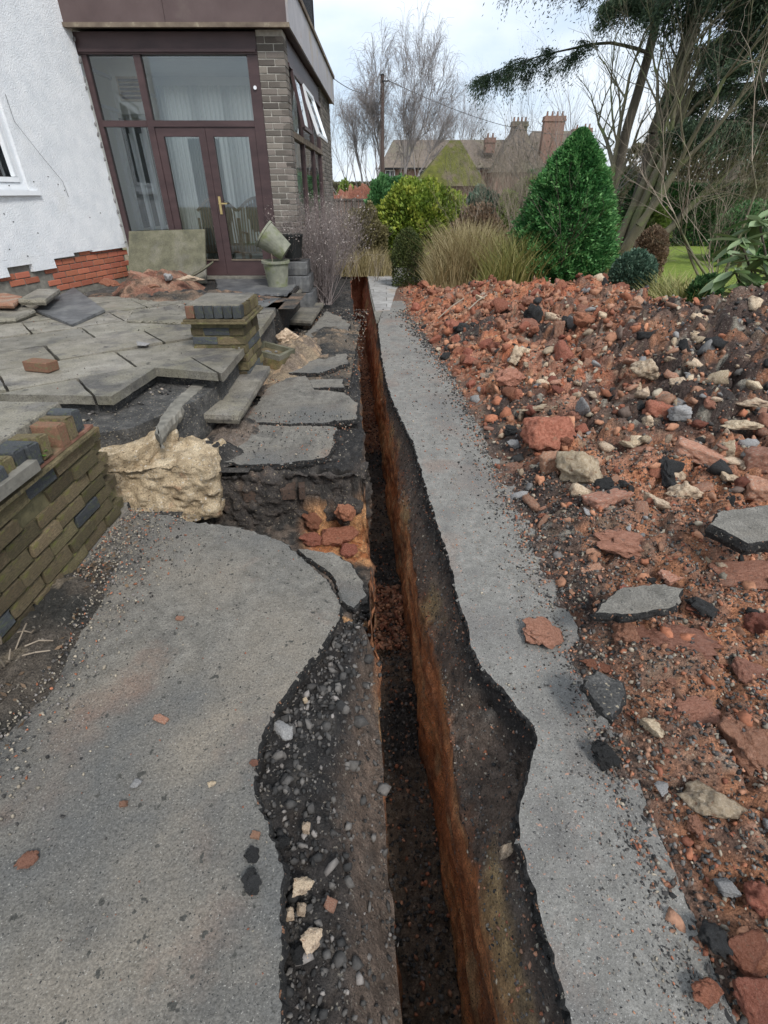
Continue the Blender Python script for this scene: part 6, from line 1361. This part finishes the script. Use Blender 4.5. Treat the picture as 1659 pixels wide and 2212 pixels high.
cedar(1308, 19, 13, .17, [(5.0, W_ - .1, 4.6, -.035), (6.0, W_ + .35, 4.6, -.03), (6.9, W_ - .2, 4.4, -.03), (7.7, W_, 4.6, -.03), (8.4, W_ + .3, 4.2, -.03), (5.6, W_ + .7, 3.0, -.03), (6.4, E_, 3, -.02), (7.4, .6, 3.4, -.03), (8.0, E_ - .4, 3.4, -.03), (9.2, W_, 4.0, -.03), (6.5, W_ + .5, 3.6, -.035), (7.2, W_ + .15, 5.0, -.04), (7.9, W_ - .3, 4.0, -.03), (8.2, W_ + .5, 4.6, -.035), (8.8, W_ + .1, 5.2, -.035), (9.6, W_ + .2, 5.0, -.035), (7.0, W_ + .9, 2.6, -.03)], 'tall cedar with thin dark trunk and long drooping branch to the left', 1, nd=170000, lean=(.06, 0), needle=.095)
cedar(1375, 17, 12, .25, [(5.5 + .5 * k, R.uniform(-math.pi, math.pi), R.uniform(2.2, 3.8), -.03) for k in range(10)], 'thick trunked cedar beside the multi stemmed tree', 2, nd=70000, lean=(.08, 0), needle=.095)
cedar(1760, 13, 11, .28, [(2.4 + .42 * k, R.uniform(W_ - .9, W_ + .9), R.uniform(2.4, 4.0), -.035) for k in range(17)], 'dark conifer hanging in at the upper right edge', 3, nd=150000, needle=.095)
cedar(1560, 24, 13, .25, [(3.6 + .55 * k, R.uniform(-math.pi, math.pi), R.uniform(2.5, 4.2), -.035) for k in range(14)], 'dark conifer far back between the bare stems', 4, nd=80000, needle=.15)
# multi stemmed bare tree
r = np.random.default_rng(21); S = []; c = P(1352, 400, 13.5)
for (dx, dy, L_) in ((.12, 0, 2.6), (.42, .1, 2.4), (.75, -.1, 2.2), (.25, -.4, 2.2), (1.1, .1, 2.0), (.0, .3, 2.4)):
    S += grow((c[0] + dx * .3, 13.5 + dy * .3, -.05), (dx, dy, 1.15), L_, .12, 4, r, .5, .72, 2, wob=.10, segs=4, up=.04)
tree('multi_stemmed_tree', S, 'lichen covered tree with many bare stems spreading to the right', 'tree', M_greybark, M_greybark, (c[0], 13.5, -.05), .012)
r = np.random.default_rng(22); S = []; c = P(1640, 420, 9.5)
for (dx, dy, L_) in ((-.5, 0, 1.5), (-.2, .2, 1.7), (.3, 0, 1.6), (-.8, .1, 1.3)):
    S += grow((c[0] + dx * .3, 9.5, -.05), (dx, dy, 1.2), L_, .028, 4, r, .5, .74, 2, wob=.13, segs=3, up=.03)
tree('bare_tree', S, 'smaller bare tree with fine twigs at the right edge', 'tree', M_greybark, M_twig, (c[0], 9.5, -.05), .012)
r = np.random.default_rng(23); S = []; c = P(1230, 400, 24)
for k in range(5): S += grow((c[0] + r.normal() * .3, 24, -.05), (r.normal() * .4, 0, 1), 2.3, .05, 5, r, .5, .74, 2, wob=.12, segs=3, up=.04)
tree('bare_tree', S, 'light bare tree behind the top of the conifer', 'tree', M_birch, M_birch, (c[0], 24, -.05), .02)

# ------------------------------------------------------------------ telegraph pole, wire, fence, far house
c = P(826, 395, 36); tp = thing('telegraph_pole', 'brown wooden telegraph pole with a single wire', 'telegraph pole', (c[0], 36, 0)); ztp = P(826, 163, 36)[2]
MB().tube([(c[0], 36, -.05), (c[0], 36, ztp)], [.13, .10], 12).build('pole', M_polewood, tp); MB().lathe([(.12, 0), (.12, .05), (.0, .09)], (c[0], 36, ztp), 12).build('cap', M_darkm, tp)
MB().bar((c[0], 35.9, ztp - .25), (c[0] + .35, 35.9, ztp - .25), .06).build('bracket', M_darkm, tp)
w0, w1 = np.array([c[0] + .3, 36, ztp - .2]), P(1290, 283, 72); wp = [w0 + (w1 - w0) * t - np.array([0, 0, 1.1 * 4 * t * (1 - t)]) for t in np.linspace(0, 1, 22)]
tag(MB().tube(wp, .018, 4).build('overhead_wire', M_darkm), 'overhead wire sagging from the pole to the brick house', 'wire')
w0, w1 = np.array([c[0] - .1, 36, ztp - .35]), np.array([-1.3, 15.6, 3.95]); wp = [w0 + (w1 - w0) * t - np.array([0, 0, .35 * 4 * t * (1 - t)]) for t in np.linspace(0, 1, 16)]
tag(MB().tube(wp, .010, 4).build('overhead_wire', M_darkm), 'thinner wire from the pole to the garden room roof', 'wire')
fc = thing('timber_fence', 'grey vertical board fence beyond the garden room', 'fence', (P(750, 440, 22)[0], 22, 0)); x = P(690, 440, 22)[0]; zt = P(750, 431, 22)[2]; bm_ = mesh_from('board', *(lambda m: (np.array(m.V), m.F))(MB().box(0, .125, 0, .02, 0, zt - .03)), M_fence)
while x < P(805, 440, 22)[0]:
    o = bpy.data.objects.new('board', bm_); COL.objects.link(o); o.parent = fc; o.location = tuple(np.array([x, 22, 0]) - np.array(fc.location)); x += .135
MB().box(P(690, 440, 22)[0], x, 21.96, 21.995, zt - .03, zt + .03).build('rail', M_fence, fc); MB().box(P(690, 440, 22)[0], x, 21.96, 21.995, zt - .62, zt - .55).build('rail', M_fence, fc)
for u in (692, 766): q = P(u, 440, 22); MB().box(q[0] - .07, q[0] + .07, 21.88, 21.955, 0, zt + .05).build('post', M_fence, fc)
mound('leaf_pile', 'red brown heap seen over the timber fence', P(752, 430, 24)[0], 24.5, 1.9, .8, 1.55, [(.30, .12, .08), (.4, .2, .13)], 79, cellz=.15, cat='heap')
# pale path beyond the trench, laid in slabs
fp = MB(); fp.prism([tuple(g(u, v)[:2]) for u, v in ((792, 585), (880, 584), (880, 600), (856, 625), (838, 685), (812, 690), (800, 640))], -.06, -.012); fpo = fp.build('flagstone_path', M_cement); fpo['kind'] = 'structure'
sub = [tuple(g(u, v)[:2]) for u, v in ((745, 568), (845, 566), (888, 582), (876, 602), (856, 625), (838, 685), (815, 688), (803, 640), (792, 588), (760, 588))]
y = 8.4; k = 0
while y < 14.5:
    x = -2.2 + (.25 if k % 2 else 0)
    while x < 1.2:
        cc = clip_convex(sub, [(x, y), (x + .49, y), (x + .49, y + .29), (x, y + .29)])
        if len(cc) > 2: MB().prism(cc, -.05, .006 + random.uniform(-.004, .004)).build('path_slab', M_flag, fpo)
        x += .5
    y += .3; k += 1
# brick house far behind
HYd = 74.0
bh = thing('brick_house', 'long brick house with brown tiled roofs and tall chimneys behind the garden', 'house', (P(1000, 400, HYd)[0], HYd, 0))
def hp_(u, v, Y=HYd): q = P(u, v, Y); return q[0], q[2]
def roof(name, ul, ur, ridge_l, ridge_r, ve, vr, Y0, dep, m, par=bh, hip=True):
    xl, ze = hp_(ul, ve, Y0); xr, _ = hp_(ur, ve, Y0); rl, zr = hp_(ridge_l, vr, Y0 + dep / 2); rr_, _ = hp_(ridge_r, vr, Y0 + dep / 2)
    V = [(xl, Y0, ze), (xr, Y0, ze), (xr, Y0 + dep, ze), (xl, Y0 + dep, ze), (rl, Y0 + dep / 2, zr), (rr_, Y0 + dep / 2, zr)]
    MB().add(V, [[0, 1, 5, 4], [1, 2, 5], [2, 3, 4, 5], [3, 0, 4], [3, 2, 1, 0]]).build(name, m, par); return xl, xr, ze
xl, xr, ze = roof('roof', 818, 1120, 850, 1110, 362, 302, HYd, 9, M_rooftile)
MB().box(xl + .4, xr - .4, HYd + .5, HYd + 8.5, -.1, ze).build('wall', M_farbrick, bh)
MB().box(xl, xr, HYd - .06, HYd + .05, ze - .18, ze - .003).build('gutter', M_darkm, bh)
xl, xr, ze = roof('roof', 1110, 1300, 1150, 1262, 372, 283, HYd + 2, 10, M_rooftile); MB().box(xl + .4, xr - .4, HYd + 2.5, HYd + 11, -.1, ze).build('wall', M_farbrick, bh)
# cross gable with steep hip
q0, q1, q2 = hp_(1062, 372, HYd - 3), hp_(1185, 372, HYd - 3), hp_(1123, 268, HYd + 2)
MB().add([(q0[0], HYd - 3, q0[1]), (q1[0], HYd - 3, q1[1]), (q1[0], HYd + 8, q1[1]), (q0[0], HYd + 8, q0[1]), (q2[0] - .2, HYd + .4, q2[1]), (q2[0] + .2, HYd + 6, q2[1])], [[0, 1, 4], [1, 2, 5, 4], [2, 3, 5], [3, 0, 4, 5], [3, 2, 1, 0]]).build('roof', M_rooftile, bh)
MB().box(q0[0] + .3, q1[0] - .3, HYd - 2.6, HYd + 7, -.1, q0[1]).build('wall', M_farbrick, bh)
def chim(u0, u1, vt, vb, Y, npots, m=M_farbrick, lab=None):
    x0, z1 = hp_(u0, vt, Y); x1, z0 = hp_(u1, vb, Y); w_ = abs(x1 - x0); x1 = x0 + w_
    c = MB(); c.box(x0, x1, Y, Y + 1.0, z0, z1 - .5); c.box(x0 - .1, x1 + .1, Y - .1, Y + 1.1, z1 - .5, z1 - .3); c.box(x0 - .05, x1 + .05, Y - .05, Y + 1.05, z1 - .3, z1); co = c.build('chimney', m, bh, label=lab)
    for k in range(npots):
        xx = x0 + (k + .5) * w_ / npots; MB().lathe([(.11, 0), (.13, .05), (.10, .42), (.13, .45), (.0, .46)], (xx, Y + .5, z1), 8).build('chimney_pot', M_farbrick, co)
chim(1179, 1207, 250, 352, HYd - 1.5, 4, lab='tall red chimney with four pots'); chim(1108, 1138, 262, 290, HYd + 3, 4, M_rooftile); chim(1050, 1068, 297, 330, HYd + 1, 2); chim(1240, 1254, 278, 300, HYd + 5, 1); chim(1262, 1276, 276, 300, HYd + 5, 2)
for (u0, u1) in ((832, 853), (905, 930), (1010, 1034)):
    a_, z1_ = hp_(u0, 367, HYd + .45); b_, z0_ = hp_(u1, 390, HYd + .45)
    w = MB(); w.box(a_, b_, HYd + .38, HYd + .49, z0_, z0_ + .1); w.box(a_, b_, HYd + .38, HYd + .49, z1_ - .1, z1_)
    for t in (0, .47, .94): w.box(a_ + (b_ - a_) * t, a_ + (b_ - a_) * (t + .06), HYd + .381, HYd + .489, z0_ + .1, z1_ - .1)
    wo_ = w.build('window', M_white, bh); MB().add([(a_, HYd + .42, z0_ + .1), (b_, HYd + .42, z0_ + .1), (b_, HYd + .42, z1_ - .1), (a_, HYd + .42, z1_ - .1)], [[0, 1, 2, 3]]).build('pane', M_darkslab, wo_)
# mossy hipped garage roof
GY_ = 33.0; q = lambda u, v, Y=GY_: P(u, v, Y)
gt = thing('garage', 'garage with steep mossy yellow green hipped roof', 'garage', (q(980, 400)[0], GY_ + 2, 0))
e0, e1 = q(893, 402), q(1052, 402); ap = q(982, 303, GY_ + 2.2); ze = e0[2]; e1x = e1[0]
MB().add([(e0[0], GY_, ze), (e1x, GY_, ze), (e1x, GY_ + 4.6, ze), (e0[0], GY_ + 4.6, ze), (ap[0] - .25, GY_ + 2.3, ap[2]), (ap[0] + .35, GY_ + 2.3, ap[2])], [[0, 1, 5, 4], [1, 2, 5], [2, 3, 4, 5], [3, 0, 4], [3, 2, 1, 0]]).build('roof', M_mossroof, gt)
MB().box(e0[0] + .3, e1x - .3, GY_ + .3, GY_ + 4.3, -.1, ze - .003).build('wall', M_farbrick, gt)
# small white sticks, twigs at the path end
for i, (a_, b_, lab) in enumerate(((g(858, 556), g(880, 572), 'pale stick lying at the far path end'), (g(884, 558), g(905, 580), 'second pale stick left of the tall grass'))):
    a_[2] = .12; b_[2] = .02; tag(MB().tube([a_, b_], .012, 6).build('stick', M_cush), lab, 'stick')
for i, (u0, v0, u1, v1, lab) in enumerate(((1000, 665, 945, 705, 'long pale stick lying on the far red slope'), (1075, 640, 1130, 700, 'thin stick poking from the red clay'), (1010, 690, 1050, 655, 'short stick low on the far slope'))):
    p0, z0 = heap_point(u0, v0); p1, z1 = heap_point(u1, v1); p0[2] = z0 + .12; p1[2] = z1 + .1; tag(MB().tube([p0, (p0 + p1) / 2 + np.array([0, 0, .02]), p1], .008, 6).build('stick', M_twig), lab, 'stick')
# leaf litter, dead stems by the near wall
r = np.random.default_rng(91); n = 150; x = -1.52 + np.abs(r.normal(0, .13, n)); y = r.uniform(.7, 2.3, n)
V, F = leafcards(np.stack([x, y, .03 + r.uniform(0, .03, n)], -1), np.stack([r.normal(size=n), r.normal(size=n), .1 * r.normal(size=n)], -1), .028, .008, r, .2)
o = obj('leaf_litter', V, F, Lm['brown'], attr=tint(n, r)); o['kind'] = 'stuff'; o['label'] = 'dead leaves along the foot of the near wall'; o['category'] = 'leaf litter'
S = []
for k in range(9):
    u, v = r.uniform(-10, 40), r.uniform(1350, 1440); p = g(u, v, .05); d = np.array([r.uniform(.2, 1), r.uniform(-.8, .5), r.uniform(-.1, .7)]); d /= np.linalg.norm(d); q2 = p
    for s in range(3): q3 = q2 + d * .05; S.append((*q2, *q3, .004, .003)); q2 = q3; d = d + r.normal(size=3) * .3; d /= np.linalg.norm(d)
V, F = tubes(S, 5); _ft = obj('fallen_twigs', V, F, M_twig); _ft['kind'] = 'stuff'; tag(_ft, 'pale dead stems by the foot of the near wall', 'twigs')
c = g(10, 1370, .0); leafy('weed', (c[0] - .02, c[1], .03), 26, .07, .07, Lm['rhod'], 'pale green weed at the left edge below the near wall', 'weed', seed=5)
